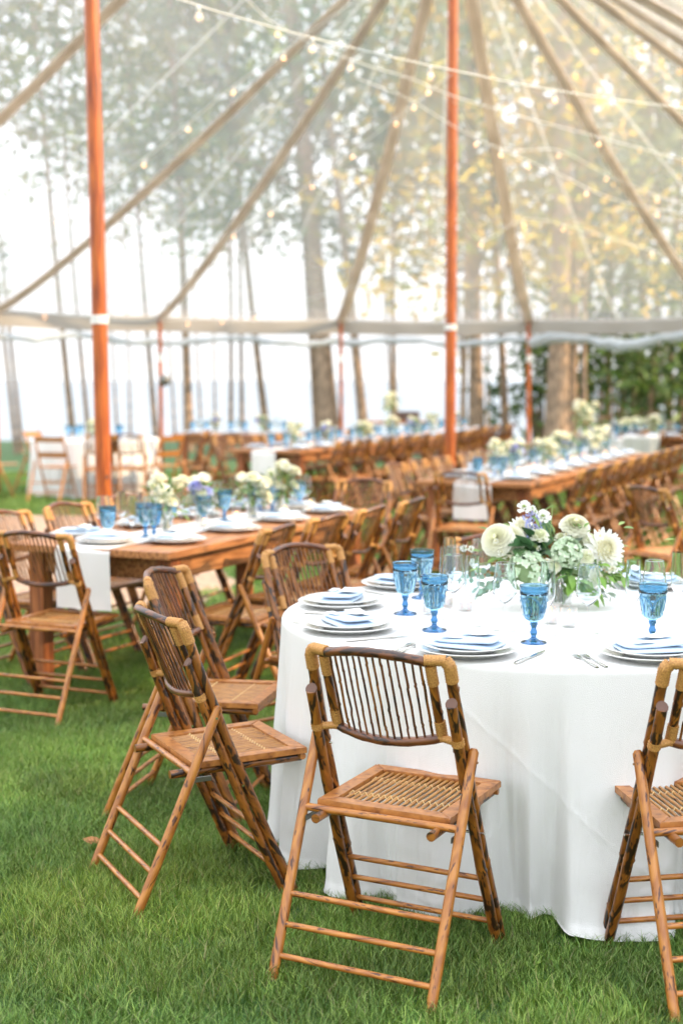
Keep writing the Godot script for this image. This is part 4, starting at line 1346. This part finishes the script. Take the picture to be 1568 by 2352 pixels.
func grass() -> void:
	var fn := FastNoiseLite.new(); fn.seed = 8; fn.frequency = 0.55
	var kinds := []
	for kind in 8:
		var b := B.new()
		var cell := 0.25
		var lush: float = [1.0, 1.0, 1.0, 0.7, 1.0, 1.0, 1.0, 0.7][kind]
		for i in (1700 if kind < 4 else 420):
			var ar := rnd.randf() * TAU
			var at := Vector3(cos(ar), 0, sin(ar)) * cell * 0.74 * sqrt(rnd.randf())
			var hgt := rnd.randf_range(0.022, 0.052) * lush
			var a := rnd.randf() * TAU
			var lean := Vector3(cos(a), 0, sin(a)) * hgt * rnd.randf_range(0.2, 1.35)
			var w := rnd.randf_range(0.0008, 0.0016) * (1.0 if kind < 4 else 1.9)
			var a2 := rnd.randf() * TAU
			var sd := Vector3(cos(a2), 0, sin(a2)) * w
			var cc := Color(0.095, 0.22, 0.03).lerp(Color(0.38, 0.52, 0.11), pow(rnd.randf(), 1.4))
			if rnd.randf() < 0.075:
				cc = Color(0.34, 0.33, 0.13)
			b.col = cc
			var p1 := at + Vector3(0, hgt * 0.62, 0) + lean * 0.38
			var p2 := at + Vector3(0, hgt, 0) + lean
			var nn := (Vector3.UP * 0.75 + sd.cross(Vector3.UP).normalized() * 0.6).normalized()
			var k := b.vert(at - sd, nn); b.vert(at + sd, nn); b.vert(p1 + sd * 0.8, nn); b.vert(p1 - sd * 0.8, nn); b.vert(p2, nn)
			b.tri(k, k + 1, k + 2); b.tri(k, k + 2, k + 3); b.tri(k + 3, k + 2, k + 4)
		kinds.append(b.done(M.blade))
	var lists := [[], [], [], [], [], [], [], []]
	var tint := [[], [], [], [], [], [], [], []]
	var z := 1.6
	while z < 24.0:
		var far := z > 8.0
		var step := 0.22 if not far else 0.25 + (z - 8.0) * 0.012
		var half := 2.6 + z * 0.42
		var x := -half
		while x < half:
			var gx := x + rnd.randf_range(-0.04, 0.04); var gz := z + rnd.randf_range(-0.04, 0.04)
			if not on_path(gx, gz):
				var k := rnd.randi() % 4 + (4 if far else 0)
				var hn := fn.get_noise_2d(gx, gz)
				var sc := (1.0 + 0.25 * hn) * rnd.randf_range(0.8, 1.2)
				lists[k].append(Transform3D(Basis(Vector3.UP, rnd.randf() * TAU).scaled(Vector3(step / 0.235, sc, step / 0.235)), P(gx, gz, 0.0)))
				var q := (1.0 + 0.35 * fn.get_noise_2d(gx * 2.3 + 40, gz * 2.3)) * rnd.randf_range(0.78, 1.25)
				tint[k].append(Color(q * (1.0 + 0.25 * hn), q, q * (1.0 - 0.2 * hn)))
			x += step
		z += step
	for k in 8:
		var mm := MultiMesh.new()
		mm.transform_format = MultiMesh.TRANSFORM_3D
		mm.use_colors = true
		mm.mesh = kinds[k]
		mm.instance_count = lists[k].size()
		for i in lists[k].size():
			mm.set_instance_transform(i, lists[k][i]); mm.set_instance_color(i, tint[k][i])
		var o := MultiMeshInstance3D.new()
		o.multimesh = mm
		o.name = numbered("grass")
		add_child(o)
		tag(o, "short green lawn grass under the tables", "grass", "lawn grass")
		o.set_meta("kind", "stuff")


var clumps := []


func clump_meshes() -> void:
	for k in 4:
		var b := B.new()
		for i in 9:
			var p := Vector3(rnd.randfn(), rnd.randfn() * 0.8, rnd.randfn()) * 0.17
			b.leaf(p, Vector3(rnd.randfn(), rnd.randfn() - 0.4, rnd.randfn()), Vector3(rnd.randfn() * 0.6, 1, rnd.randfn() * 0.6), rnd.randf_range(0.13, 0.24), rnd.randf_range(0.07, 0.12), 0.2, 2)
		clumps.append(b.done(M.tree_leaf))


func leaves(o: Node3D, called: String, spots: Array, per: int, spread: Vector3, pal: Array, big := 1.0) -> void:   # leaf clumps gathered round the limb ends
	var list := []; var cols := []
	for s in spots:
		for i in per:
			var p: Vector3 = s + Vector3(rnd.randfn() * spread.x, rnd.randfn() * spread.y, rnd.randfn() * spread.z)
			list.append(Transform3D(Basis.from_euler(Vector3(rnd.randf() * 6.0, rnd.randf() * 6.0, rnd.randf() * 6.0)).scaled(Vector3.ONE * rnd.randf_range(0.7, 1.35) * big), p))
			cols.append((pal[rnd.randi() % pal.size()] as Color) * rnd.randf_range(0.75, 1.25))
	var mm := MultiMesh.new()
	mm.transform_format = MultiMesh.TRANSFORM_3D
	mm.use_colors = true
	mm.mesh = clumps[rnd.randi() % 4]
	mm.instance_count = list.size()
	for i in list.size():
		mm.set_instance_transform(i, list[i]); mm.set_instance_color(i, cols[i])
	var m := MultiMeshInstance3D.new()
	m.multimesh = mm
	m.name = called
	o.add_child(m, true)
	m.set_meta("kind", "stuff")


const GREEN := [Color(0.075, 0.13, 0.045), Color(0.11, 0.17, 0.06), Color(0.18, 0.21, 0.06), Color(0.09, 0.14, 0.07), Color(0.24, 0.23, 0.06)]
const DEEP := [Color(0.06, 0.11, 0.03), Color(0.09, 0.16, 0.04), Color(0.15, 0.22, 0.05)]
const GOLD := [Color(0.72, 0.50, 0.04), Color(0.60, 0.46, 0.06), Color(0.34, 0.36, 0.07), Color(0.76, 0.46, 0.03)]


func tree(label: String, x: float, z: float, lean: float, r: float, hgt: float, low: float, spread: float, pal: Array, per := 60, group := "trees between the tent and the lake", limbs := 11, thin := 0.13) -> void:
	var o := thing("tree", label, "tree", P(x, z, -0.05), 0.0, group)
	var b := B.new()
	var pts := []; var rad := []
	var wob := rnd.randf() * 6.0
	for i in 9:
		var t := i / 8.0
		pts.append(Vector3(lean * hgt * t + 0.12 * sin(t * 4.0 + wob) * t, hgt * t, 0.12 * cos(t * 3.0 + wob) * t))
		rad.append(r * (1.25 if i == 0 else 1.0) * (1.0 - 0.55 * t))
	b.tube(pts, rad, 9)
	part("trunk", b.done(M.bark), o)
	b = B.new()
	var spots := []
	for i in limbs:
		var t := lerpf(low / hgt, 0.98, (i + rnd.randf() * 0.6) / limbs)
		var a := i * 2.4 + rnd.randf()
		var from: Vector3 = Vector3(lean * hgt * t, hgt * t, 0)
		var reach := spread * lerpf(1.0, 0.45, (t * hgt - low) / (hgt - low)) * rnd.randf_range(0.6, 1.15)
		var to := from + Vector3(cos(a) * reach, reach * rnd.randf_range(0.1, 0.6), sin(a) * reach)
		b.tube([from, from.lerp(to, 0.5) + Vector3(0, reach * 0.08, 0), to], [r * 0.34 * (1.1 - t), r * 0.2 * (1.1 - t) + 0.008, 0.006], 5)
		spots.append(to); spots.append(from.lerp(to, 0.62) + Vector3(rnd.randfn(), rnd.randfn(), rnd.randfn()) * 0.25)
	part("limbs", b.done(M.bark), o, "stuff")
	leaves(o, "crown", spots, maxi(3, int(per * thin)), Vector3(0.66, 0.46, 0.66), pal)


func shrub(label: String, x: float, z: float, hgt: float, wide: float, pal: Array, n_: int) -> void:
	var o := thing("shrub", label, "shrub", P(x, z, -0.05), 0.0, "bushes under the trees at the right")
	var b := B.new()
	var spots := []
	for i in 14:
		var a := rnd.randf() * TAU
		var to := Vector3(cos(a) * wide * rnd.randf(), hgt * rnd.randf_range(0.3, 1.0), sin(a) * wide * 0.6 * rnd.randf())
		b.tube([Vector3(to.x * 0.15, 0, to.z * 0.15), to * Vector3(0.6, 0.5, 0.6), to], [0.03, 0.018, 0.005], 5)
		spots.append(to)
	part("stems", b.done(M.bark), o, "stuff")
	leaves(o, "foliage", spots, n_, Vector3(0.42, 0.38, 0.42), pal)


func woods() -> void:
	clump_meshes()
	# pixel column at the eave, at the table tops, depth, trunk diameter, height, foot of the crown, crown reach, palette, leaf clumps, label
	var rows := [
		[15, 34, 30, 0.09, 12, 6.5, 1.5, GREEN, 50, "thin dark tree, leftmost of a close pair at the left edge"], [33, 48, 30.5, 0.09, 12, 6.8, 1.5, GREEN, 50, "thin dark tree, right one of a close pair at the left edge"],
		[150, 168, 30, 0.14, 13, 5.8, 2.0, GREEN, 60, "dark leaning tree between the left edge and the near pole"], [190, 204, 31, 0.10, 12, 6.0, 1.6, GREEN, 50, "thin tree just left of the near pole"],
		[262, 270, 38, 0.07, 12, 6.0, 1.5, GREEN, 40, "pale thin tree just right of the near pole"], [296, 300, 38, 0.07, 12, 6.2, 1.5, GREEN, 40, "pale thin tree, second right of the near pole"],
		[345, 358, 32, 0.12, 13, 5.4, 2.0, GREEN, 70, "tan tree touching the left side pole with the lamp"], [392, 402, 38, 0.07, 12, 5.4, 1.6, GREEN, 50, "pale thin tree right of the side pole with the lamp"],
		[427, 433, 31, 0.20, 14, 4.6, 2.3, GREEN, 80, "upright brown tree behind the left wooden tables"], [455, 463, 38, 0.07, 12, 5.0, 1.6, GREEN, 50, "pale thin tree, left one of two right of the upright brown tree"], [495, 495, 38, 0.07, 12, 5.0, 1.6, GREEN, 50, "pale thin tree, right one of two right of the upright brown tree"],
		[532, 530, 32, 0.10, 13, 4.8, 1.8, GREEN, 60, "slender dark tree, left one of two near the purple flowers"], [553, 556, 32, 0.10, 13, 4.4, 1.8, GREEN, 60, "slender dark tree, right one of two near the purple flowers"], [590, 613, 31, 0.16, 13, 4.2, 2.2, GREEN, 70, "dark tapering tree leaning behind the purple flowers"],
		[713, 728, 31, 0.14, 14, 4.0, 2.2, GREEN, 70, "sunlit tan tree left of the thick grey one"], [740, 757, 29, 0.38, 16, 4.2, 2.8, GREEN, 110, "thick dark grey tree left of the middle side pole"], [812, 835, 29, 0.20, 14, 4.4, 2.4, GREEN, 90, "dark leaning tree right of the middle side pole"],
		[890, 902, 36, 0.08, 12, 4.0, 2.0, GREEN, 60, "pale thin tree above the box on the sideboard"], [1055, 1068, 33, 0.09, 11, 3.4, 1.8, GOLD, 60, "thin tree with yellow leaves right of the far centre pole"], [1090, 1094, 29, 0.30, 15, 4.0, 2.6, GREEN, 110, "thick dark tree right of the far centre pole"],
		[1115, 1118, 36, 0.07, 12, 3.6, 2.0, GREEN, 60, "pale thin tree right of the thick dark one"], [1148, 1160, 30, 0.17, 13, 3.6, 2.2, GOLD, 80, "tan tree with yellow leaves left of the right side pole"], [1195, 1225, 32, 0.10, 11, 3.2, 2.0, GREEN, 70, "thin forking tree just left of the right side pole"],
		[1278, 1277, 27, 0.42, 17, 5.2, 3.0, GREEN, 110, "very thick pale grey tree right of the right side pole"], [1312, 1310, 28, 0.24, 15, 5.0, 2.4, GREEN, 70, "tan tree beside the very thick pale grey one"], [1345, 1345, 33, 0.15, 13, 3.4, 2.2, DEEP, 80, "grey tree in the woods, first right of the tan one"],
		[1395, 1392, 33, 0.20, 14, 3.2, 2.2, DEEP, 80, "grey tree in the woods, second right of the tan one"], [1430, 1425, 34, 0.18, 14, 3.2, 2.2, GOLD, 80, "grey tree with yellow leaves deep in the woods"], [1468, 1462, 32, 0.22, 14, 3.2, 2.3, DEEP, 80, "sunlit orange tree in the woods at the right"], [1500, 1500, 34, 0.20, 14, 3.4, 2.2, DEEP, 80, "grey tree right of the sunlit orange one"], [1535, 1532, 34, 0.20, 14, 3.6, 2.2, GREEN, 80, "grey tree near the right edge of the woods"], [1562, 1560, 33, 0.25, 15, 3.6, 2.4, DEEP, 80, "stout grey tree at the right edge of the photo"]]
	for r in rows:
		var z: float = r[2]
		var x1: float = (r[1] - 784.0) / LENS * z
		var slope: float = float(r[0] - r[1]) / 210.0
		var foot := 872.0 + EYE * LENS / z
		var x: float = x1 - slope * (foot - 990.0) / LENS * z
		tree(r[9], x, z, slope, r[3] / 2, r[4], r[5], r[6], r[7], r[8])
	for k in 9:   # the wood goes on beyond both edges of the picture
		tree("tree at the edge of the wood, outside the picture", [8.6, 10.2, 12.0, 13.5, -9.5, -11.5, -13.0, 9.8, 11.6][k], [31, 29, 33, 30, 31, 33, 30, 25, 22][k], 0.0, 0.12, 14, 3.6, 2.5, DEEP if k < 4 else GREEN, 60, "trees outside the picture")
	tree("young tree with golden yellow leaves behind the far centre pole", 2.3, 27.5, 0.02, 0.06, 9.2, 2.9, 1.9, GOLD, 70)
	tree("young golden tree left of the far centre pole", 1.1, 28.5, -0.02, 0.06, 9.0, 4.6, 1.6, GOLD, 46)
	tree("young golden tree above the right side pole", 4.6, 27.0, 0.0, 0.06, 8.6, 3.2, 1.8, GOLD, 46)
	for k in 9:
		shrub("leafy green bush in the woods, %s" % ["beside the right side pole", "behind the very thick grey tree", "right of the very thick grey tree", "behind the large cream bouquet", "below the yellow leaves", "left of the sunlit orange trunk", "right of the sunlit orange trunk", "near the right edge", "cut by the right edge"][k], lerpf(4.3, 9.4, k / 8.0) + rnd.randf_range(-0.2, 0.2), 29.5 + rnd.randf_range(-1, 2.5), rnd.randf_range(2.8, 4.2), 1.0, DEEP, 5)
	# broad trees that stand to the right, outside the picture, and shade the near tables
	tree("broad tree right of the tent, outside the picture", 12.4, 1.0, 0.0, 0.3, 6.9, 1.6, 3.6, GREEN, 420, "trees outside the picture", 16, 0.4)


# ---------------------------------------------------------------- laying out the dinner
func set_chair(src: Node3D, label: String, x: float, z: float, deg: float, group: String) -> Node3D:
	if not src.has_meta("used"):
		src.set_meta("used", 1)
		src.position = P(x, z); src.rotation.y = -deg_to_rad(deg)
		tag(src, label, "chair", group)
		return src
	var o := dup(src, "bamboo_chair", label, "chair", P(x, z), -deg_to_rad(deg), group)
	return o


func dinner() -> void:
	var C := Vector2(0.73, 4.81)
	# --- the round table in front
	round_table("round table hidden under the near white tablecloth", "white linen tablecloth draped to the grass over the near round table", C, 0.93, 21)
	for q in [[0.135, 3.71, 27.0, "bamboo folding chair seen from behind, nearest to the camera"], [0.99, 3.63, -10.0, "bamboo folding chair cut by the right edge of the photo, before the tablecloth"], [-0.466, 4.30, 64.0, "bamboo folding chair seen side-on, left of the white tablecloth"], [-0.545, 5.10, 103.0, "bamboo folding chair behind the side-on one, facing the round table"]]:
		var c := bamboo_chair("bamboo_chair", q[3], 2, "chairs round the near table")
		c.position = P(q[0], q[1]); c.rotation.y = -deg_to_rad(q[2])
	var mids := []
	for k in 3:
		mids.append(bamboo_chair("bamboo_chair", "", 1))
	set_chair(mids[0], "bamboo chair with arched back behind the plates at the round table's left rear", -0.106, 5.81, 140.0, "chairs round the near table")
	set_chair(mids[1], "bamboo chair mostly hidden behind the big bouquet", 0.66, 6.14, 182.0, "chairs round the near table")
	var seats := [[-27.0, 0.80, "before the nearest chair"], [11.5, 0.79, "beside the two forks at the right front"], [-65.5, 0.78, "before the side-on chair"], [-102.5, 0.75, "leftmost on the round table"], [-141.0, 0.80, "behind the leftmost place of the round table"], [144.0, 0.78, "behind the bouquet at the right"], [49.5, 0.79, "on the round table past the right edge"]]
	for s in seats:
		var a := deg_to_rad(s[0])
		var at: Vector2 = C + Vector2(sin(a), -cos(a)) * s[1]
		place(at, atan2(C.x - at.x, C.y - at.y), 0.7635, s[2], 2, "on the near round table")
	main_bouquet()
	var vn := 0
	for v in [[0.684, 4.608, "left one of two before the bouquet"], [0.735, 4.551, "right one of two before the bouquet"], [0.37, 4.966, "left of the bouquet, behind the goblets"], [0.428, 4.872, "left of the bouquet, nearest to the eucalyptus"], [0.30, 4.80, "behind the second goblet from the left"], [1.04, 4.80, "right of the bouquet, behind the wine glass"], [0.94, 5.20, "behind the bouquet on its right"]]:
		put("votive", "votive_candle", "small lit candle in a glass, " + v[2], "candle", P(v[0], v[1], 0.7635), vn * 1.3, "votive candles on the near round table")
		vn += 1
	# --- the long tables
	var bq := [bouquet(0.12, 0.16, 0), bouquet(0.11, 0.14, 1), bouquet(0.14, 0.12, 0)]
	var T := [[Vector2(-0.805, 6.549), 25.0, 2.44, "left wooden farm table, nearest of the long ones", "on the left long table", 4, 1], [Vector2(1.462, 10.956), 23.0, 4.88, "wooden farm table in the middle distance, behind the big bouquet", "on the middle long table", 8, 1], [Vector2(-0.461, 16.0), 26.0, 4.88, "wooden farm table far back between the two poles", "on the far long table", 8, 0], [Vector2(1.52, 20.6), 22.0, 2.44, "wooden farm table farthest back, right of the far centre pole", "on the farthest table", 4, 0]]
	for ti in 4:
		var t: Array = T[ti]
		var a := deg_to_rad(t[1])
		var fw := Vector2(sin(a), cos(a)); var rt := Vector2(cos(a), -sin(a))
		var c0: Vector2 = t[0]
		farm_table(t[3], c0, a, t[2], ["white runner hanging over the near end of the left long table", "white runner down the middle long table", "white runner hanging at the end of the far table between the poles", "white runner hanging beside the far centre pole"][ti])
		var ord := ["first", "second", "third", "fourth", "fifth", "sixth", "seventh", "eighth"]
		for side in [1, -1]:
			for k in t[5]:
				var s: float = 0.38 + 0.58 * k if ti == 0 else 0.36 + 0.594 * k
				var at: Vector2 = c0 + fw * s + (rt * -0.19 if side > 0 else rt * -0.76)
				var w: String = "%s at the %s of the %s" % [ord[k], "right" if side > 0 else "left", ["left long table", "middle long table", "far long table", "farthest table"][ti]]
				place(at, a + (-PI / 2 if side > 0 else PI / 2), 0.7605, w, t[6], t[4])
				if ti < 3 or side > 0:
					var cp: Vector2 = c0 + fw * (s + rnd.randf_range(-0.04, 0.04)) + (rt * 0.27 if side > 0 else rt * -1.15)
					var lab: String = "bamboo chair, %s along the %s side of the %s" % [ord[k], "right" if side > 0 else "left", ["left long table", "middle long table", "far long table between the poles", "farthest table"][ti]]
					set_chair(mids[(k + ti) % 3], lab, cp.x, cp.y, t[1] + (-90.0 if side > 0 else 90.0) + rnd.randf_range(-5, 5), "bamboo chairs " + t[4])
		if ti < 2:
			var e := c0 - rt * 0.475
			var pe := e + fw * (0.20 if ti == 0 else 0.19)
			place(pe, a, 0.7645, "on the near end of the " + ["left", "middle"][ti] + " long table", 1, t[4])
			var pf: Vector2 = e + fw * (t[2] - 0.19)
			place(pf, a + PI, 0.7645, "on the far end of the " + ["left", "middle"][ti] + " long table", 1, t[4])
		var nb: int = [4, 7, 5, 2][ti]
		for k in nb:   # flowers and candles down the middle
			var q: Vector2 = c0 - rt * (0.475 + 0.05 * sin(k * 2.1)) + fw * lerpf(0.75, t[2] - 0.4, (k + 0.0) / maxi(nb - 1, 1))
			dup(bq[k % 3], "bouquet_vase", "small mixed bouquet, %s from the near end %s" % [ord[k], ["on the left long table", "on the middle long table", "on the far long table", "on the farthest table"][ti]], "bouquet", P(q.x, q.y, 0.765), k * 1.7, "small bouquets " + t[4])
			var q2 := q + fw * 0.22 + rt * 0.10
			put("votive", "votive_candle", "small lit candle beside the %s bouquet %s" % [ord[k], t[4]], "candle", P(q2.x, q2.y, 0.765), 0, "votive candles " + t[4])
	set_chair(mids[2], "bamboo chair at the near end of the left long table, before the runner", -1.372, 6.56, 24.0, "bamboo chairs on the left long table")
	set_chair(mids[0], "bamboo chair at the far end of the left long table", 0.12, 9.75, 205.0, "bamboo chairs on the left long table")
	set_chair(mids[1], "bamboo chair at the end of the middle table with the white runner behind it", 0.93, 10.80, 23.0, "bamboo chairs on the middle long table")
	set_chair(mids[1], "dark folding chair at the right edge, left one of two", 2.06, 9.25, 62.0, "chairs at the right edge")
	set_chair(mids[2], "dark folding chair at the right edge, right one of two", 2.42, 8.75, 50.0, "chairs at the right edge")
	# --- round table far left, with honey-coloured folding chairs
	round_table("round table hidden under the far white tablecloth at the left", "white tablecloth of the far round table behind the near pole", Vector2(-3.35, 19.4), 0.86, 77, false)
	var sc := slat_chair("folding_chair", "honey-coloured folding chair at the far round table, seen from behind", "folding chairs at the far round table")
	sc.position = P(-3.70, 18.2); sc.rotation.y = -deg_to_rad(18.0)
	dup(sc, "folding_chair", "honey-coloured folding chair at the left edge, facing right", "chair", P(-4.62, 18.9), -deg_to_rad(75.0), "folding chairs at the far round table")
	dup(sc, "folding_chair", "honey-coloured folding chair right of the near pole, turned left", "chair", P(-2.25, 18.5), -deg_to_rad(-52.0), "folding chairs at the far round table")
	set_chair(mids[0], "dark bamboo chair hidden by the near pole at the far round table", -3.05, 18.15, -6.0, "bamboo chairs at the far round table")
	set_chair(mids[1], "dark bamboo chair right of the honey-coloured one, turned to the far round table", -1.62, 18.2, -70.0, "bamboo chairs at the far round table")
	set_chair(mids[2], "bamboo chair before the far white tablecloth, between pole and honey chair", -2.72, 18.2, 4.0, "bamboo chairs at the far round table")
	set_chair(mids[0], "bamboo chair right of the far round table, facing away from the lake", -1.95, 19.5, -95.0, "bamboo chairs at the far round table")
	dup(sc, "folding_chair", "honey-coloured folding chair behind the left chair pair, near the lake", "chair", P(-4.25, 19.9), -deg_to_rad(110.0), "folding chairs at the far round table")
	for k in 7:
		var aa := TAU * k / 7.0 + 0.3
		var at := Vector2(-3.35, 19.4) + Vector2(sin(aa), -cos(aa)) * 0.6
		put("plate", "dinner_plate", "white plate on the far round table at the left", "plate", P(at.x, at.y, 0.7635), 0, "plates on the far round table")
		put("goblet", "goblet", "blue goblet on the far round table at the left", "goblet", P(at.x * 0.6 - 3.35 * 0.4, at.y * 0.6 + 19.4 * 0.4, 0.7635), 0, "blue goblets on the far round table")
	dup(bq[2], "bouquet_vase", "pale yellow bouquet on the far round table behind the near pole", "bouquet", P(-3.35, 19.4, 0.7635), 1.0)
	# --- tables at the very back
	back_table(Vector2(-0.55, 21.6), -78.0, 1.8, "table at the back with purple flowers and blue goblets", "on the back table with the purple flowers", bq[1])
	back_table(Vector2(6.2, 20.6), -86.0, 2.44, "table at the right rear below the woods, set with blue goblets", "on the right rear table below the woods", bq[0])
	back_table(Vector2(4.1, 18.9), 24.0, 2.0, "table in front of the woods with a large cream bouquet", "on the table with the large cream bouquet", bq[2])
	var big := dup(bq[0], "bouquet_vase", "large cream bouquet standing out in front of the woods", "bouquet", P(3.25, 19.0, 0.765), 0.4)
	big.scale = Vector3.ONE * 1.7
	for k in 4:
		set_chair(mids[k % 3], "bamboo chair, %s from the left before the right rear table" % ["first", "second", "third", "fourth"][k], 4.0 + k * 0.62, 19.7 + k * 0.03, 4.0 + rnd.randf_range(-6, 6), "bamboo chairs at the right rear table")
	for k in 3:
		set_chair(mids[k % 3], "bamboo chair, %s right of the table with the large cream bouquet" % ["nearest", "second", "third"][k], 4.35 + k * 0.30, 16.9 + k * 0.75, -62.0 + rnd.randf_range(-6, 6), "bamboo chairs at the table with the large cream bouquet")
	var wc := set_chair(mids[2], "bamboo chair with a white shawl over its back", 3.72, 17.7, 10.0, "")
	var b := B.new()
	for s in [0.0, 1.0]:
		b.grid(20, 16, func(u_, t): return shawl(u_, t, s), s > 0.5)
	single("shawl", b.done(M.linen), "white shawl hung over a chair back in front of the woods", "shawl", wc.position, wc.rotation.y)
	# --- the sideboard with a crate and a plant by the lake
	var t2 := thing("sideboard", "small wooden sideboard by the lake, left of the far centre pole", "sideboard", P(1.0, 24.6), 0.05)
	b = B.new(); b.box(Vector3(0, 0.83, 0), Vector3(1.25, 0.05, 0.5), 0.006); part("board", b.done(M.board_wood), t2)
	for sx in [-1, 1]:
		for sz in [-1, 1]:
			b = B.new(); b.box(Vector3(sx * 0.54, 0.402, sz * 0.19), Vector3(0.07, 0.804, 0.07), 0.005); part("leg", b.done(M.leg_wood), t2)
	var cr := thing("wooden_crate", "dark wooden crate standing on the sideboard", "crate", P(1.15, 24.6, 0.857), 0.08)
	for k in 2:
		b = B.new(); b.box(Vector3(0, 0.045 + k * 0.075, 0.14), Vector3(0.36, 0.07, 0.014), 0.003); part("plank", b.done(M.crate_wood), cr)
		b = B.new(); b.box(Vector3(0, 0.045 + k * 0.075, -0.14), Vector3(0.36, 0.07, 0.014), 0.003); part("plank", b.done(M.crate_wood), cr)
		b = B.new(); b.box(Vector3(-0.17, 0.045 + k * 0.075, 0), Vector3(0.014, 0.07, 0.262), 0.003); part("plank", b.done(M.crate_wood), cr)
		b = B.new(); b.box(Vector3(0.17, 0.045 + k * 0.075, 0), Vector3(0.014, 0.07, 0.262), 0.003); part("plank", b.done(M.crate_wood), cr)
	b = B.new(); b.box(Vector3(0, 0.006, 0), Vector3(0.32, 0.012, 0.26), 0.002); part("bottom", b.done(M.crate_wood), cr)
	var pv := dup(bq[2], "bouquet_vase", "tall green plant in a glass vase left of the dark crate", "plant", P(0.84, 24.5, 0.857), 0.3)
	pv.scale = Vector3(1.1, 1.9, 1.1)
	# --- fallen leaves on the grass
	var lf := [[-0.86, 4.62, "left of the side-on chair"], [-0.62, 6.35, "beside the left long table's chair"], [-1.95, 5.75, "at the left edge of the lawn"]]
	for k in 3:
		b = B.new()
		b.leaf(Vector3.ZERO, Vector3(1, 0.1, 0.3), Vector3.UP, 0.075, 0.045, 0.3, 4)
		b.leaf(Vector3(0.01, 0, 0), Vector3(0.5, 0.15, 0.9), Vector3.UP, 0.05, 0.03, 0.2, 4)
		single("fallen_leaf", b.done(M.dry_leaf), "brown fallen leaf on the grass, " + lf[k][2], "leaf", P(lf[k][0], lf[k][1], 0.035), k * 1.9, "fallen leaves")


func shawl(u_: float, t: float, s: float) -> Vector3:
	var x := lerpf(-0.22, 0.22, u_)
	var d := lerpf(-0.36, 0.30, t)     # over the top rail
	var h := 0.885 - absf(d)
	var p := back_at(x * 0.68, h)
	p.x = x
	var off := (-0.032 if d < 0 else 0.030) * clampf(absf(d) / 0.03, 0, 1)
	return p + Vector3(0, 0.006 * s, -off) + S(0, 0, (0.012 * sin(x * 38.0 + 1.0) * absf(d) / 0.3)) + Vector3(0, 0, (0.004 if d < 0 else -0.004) * s)


func back_table(at: Vector2, deg: float, long: float, label: String, where: String, bq: Node3D) -> void:   # at: near right corner
	var a := deg_to_rad(deg)
	farm_table(label, at, a, long, "white runner " + where)
	var fw := Vector2(sin(a), cos(a)); var rt := Vector2(cos(a), -sin(a))
	for side in [1, -1]:
		for k in int(long / 0.6):
			var q := at + fw * (0.32 + 0.6 * k) + (rt * -0.2 if side > 0 else rt * -0.75)
			place(q, a + (-PI / 2 if side > 0 else PI / 2), 0.7605, "*" + where, 0, where)
	for k in 2:
		var q := at + fw * long * (0.3 + 0.4 * k) - rt * 0.475
		dup(bq, "bouquet_vase", "small bouquet " + where, "bouquet", P(q.x, q.y, 0.765), k * 2.0, "bouquets " + where)


func _ready() -> void:
	rnd.seed = 20240
	stage()
	materials()
	ground()
	tent()
	woods()
	tableware()
	dinner()
	all_strings()
	grass()
	for k in proto:
		proto[k].free()
	bulb.free()
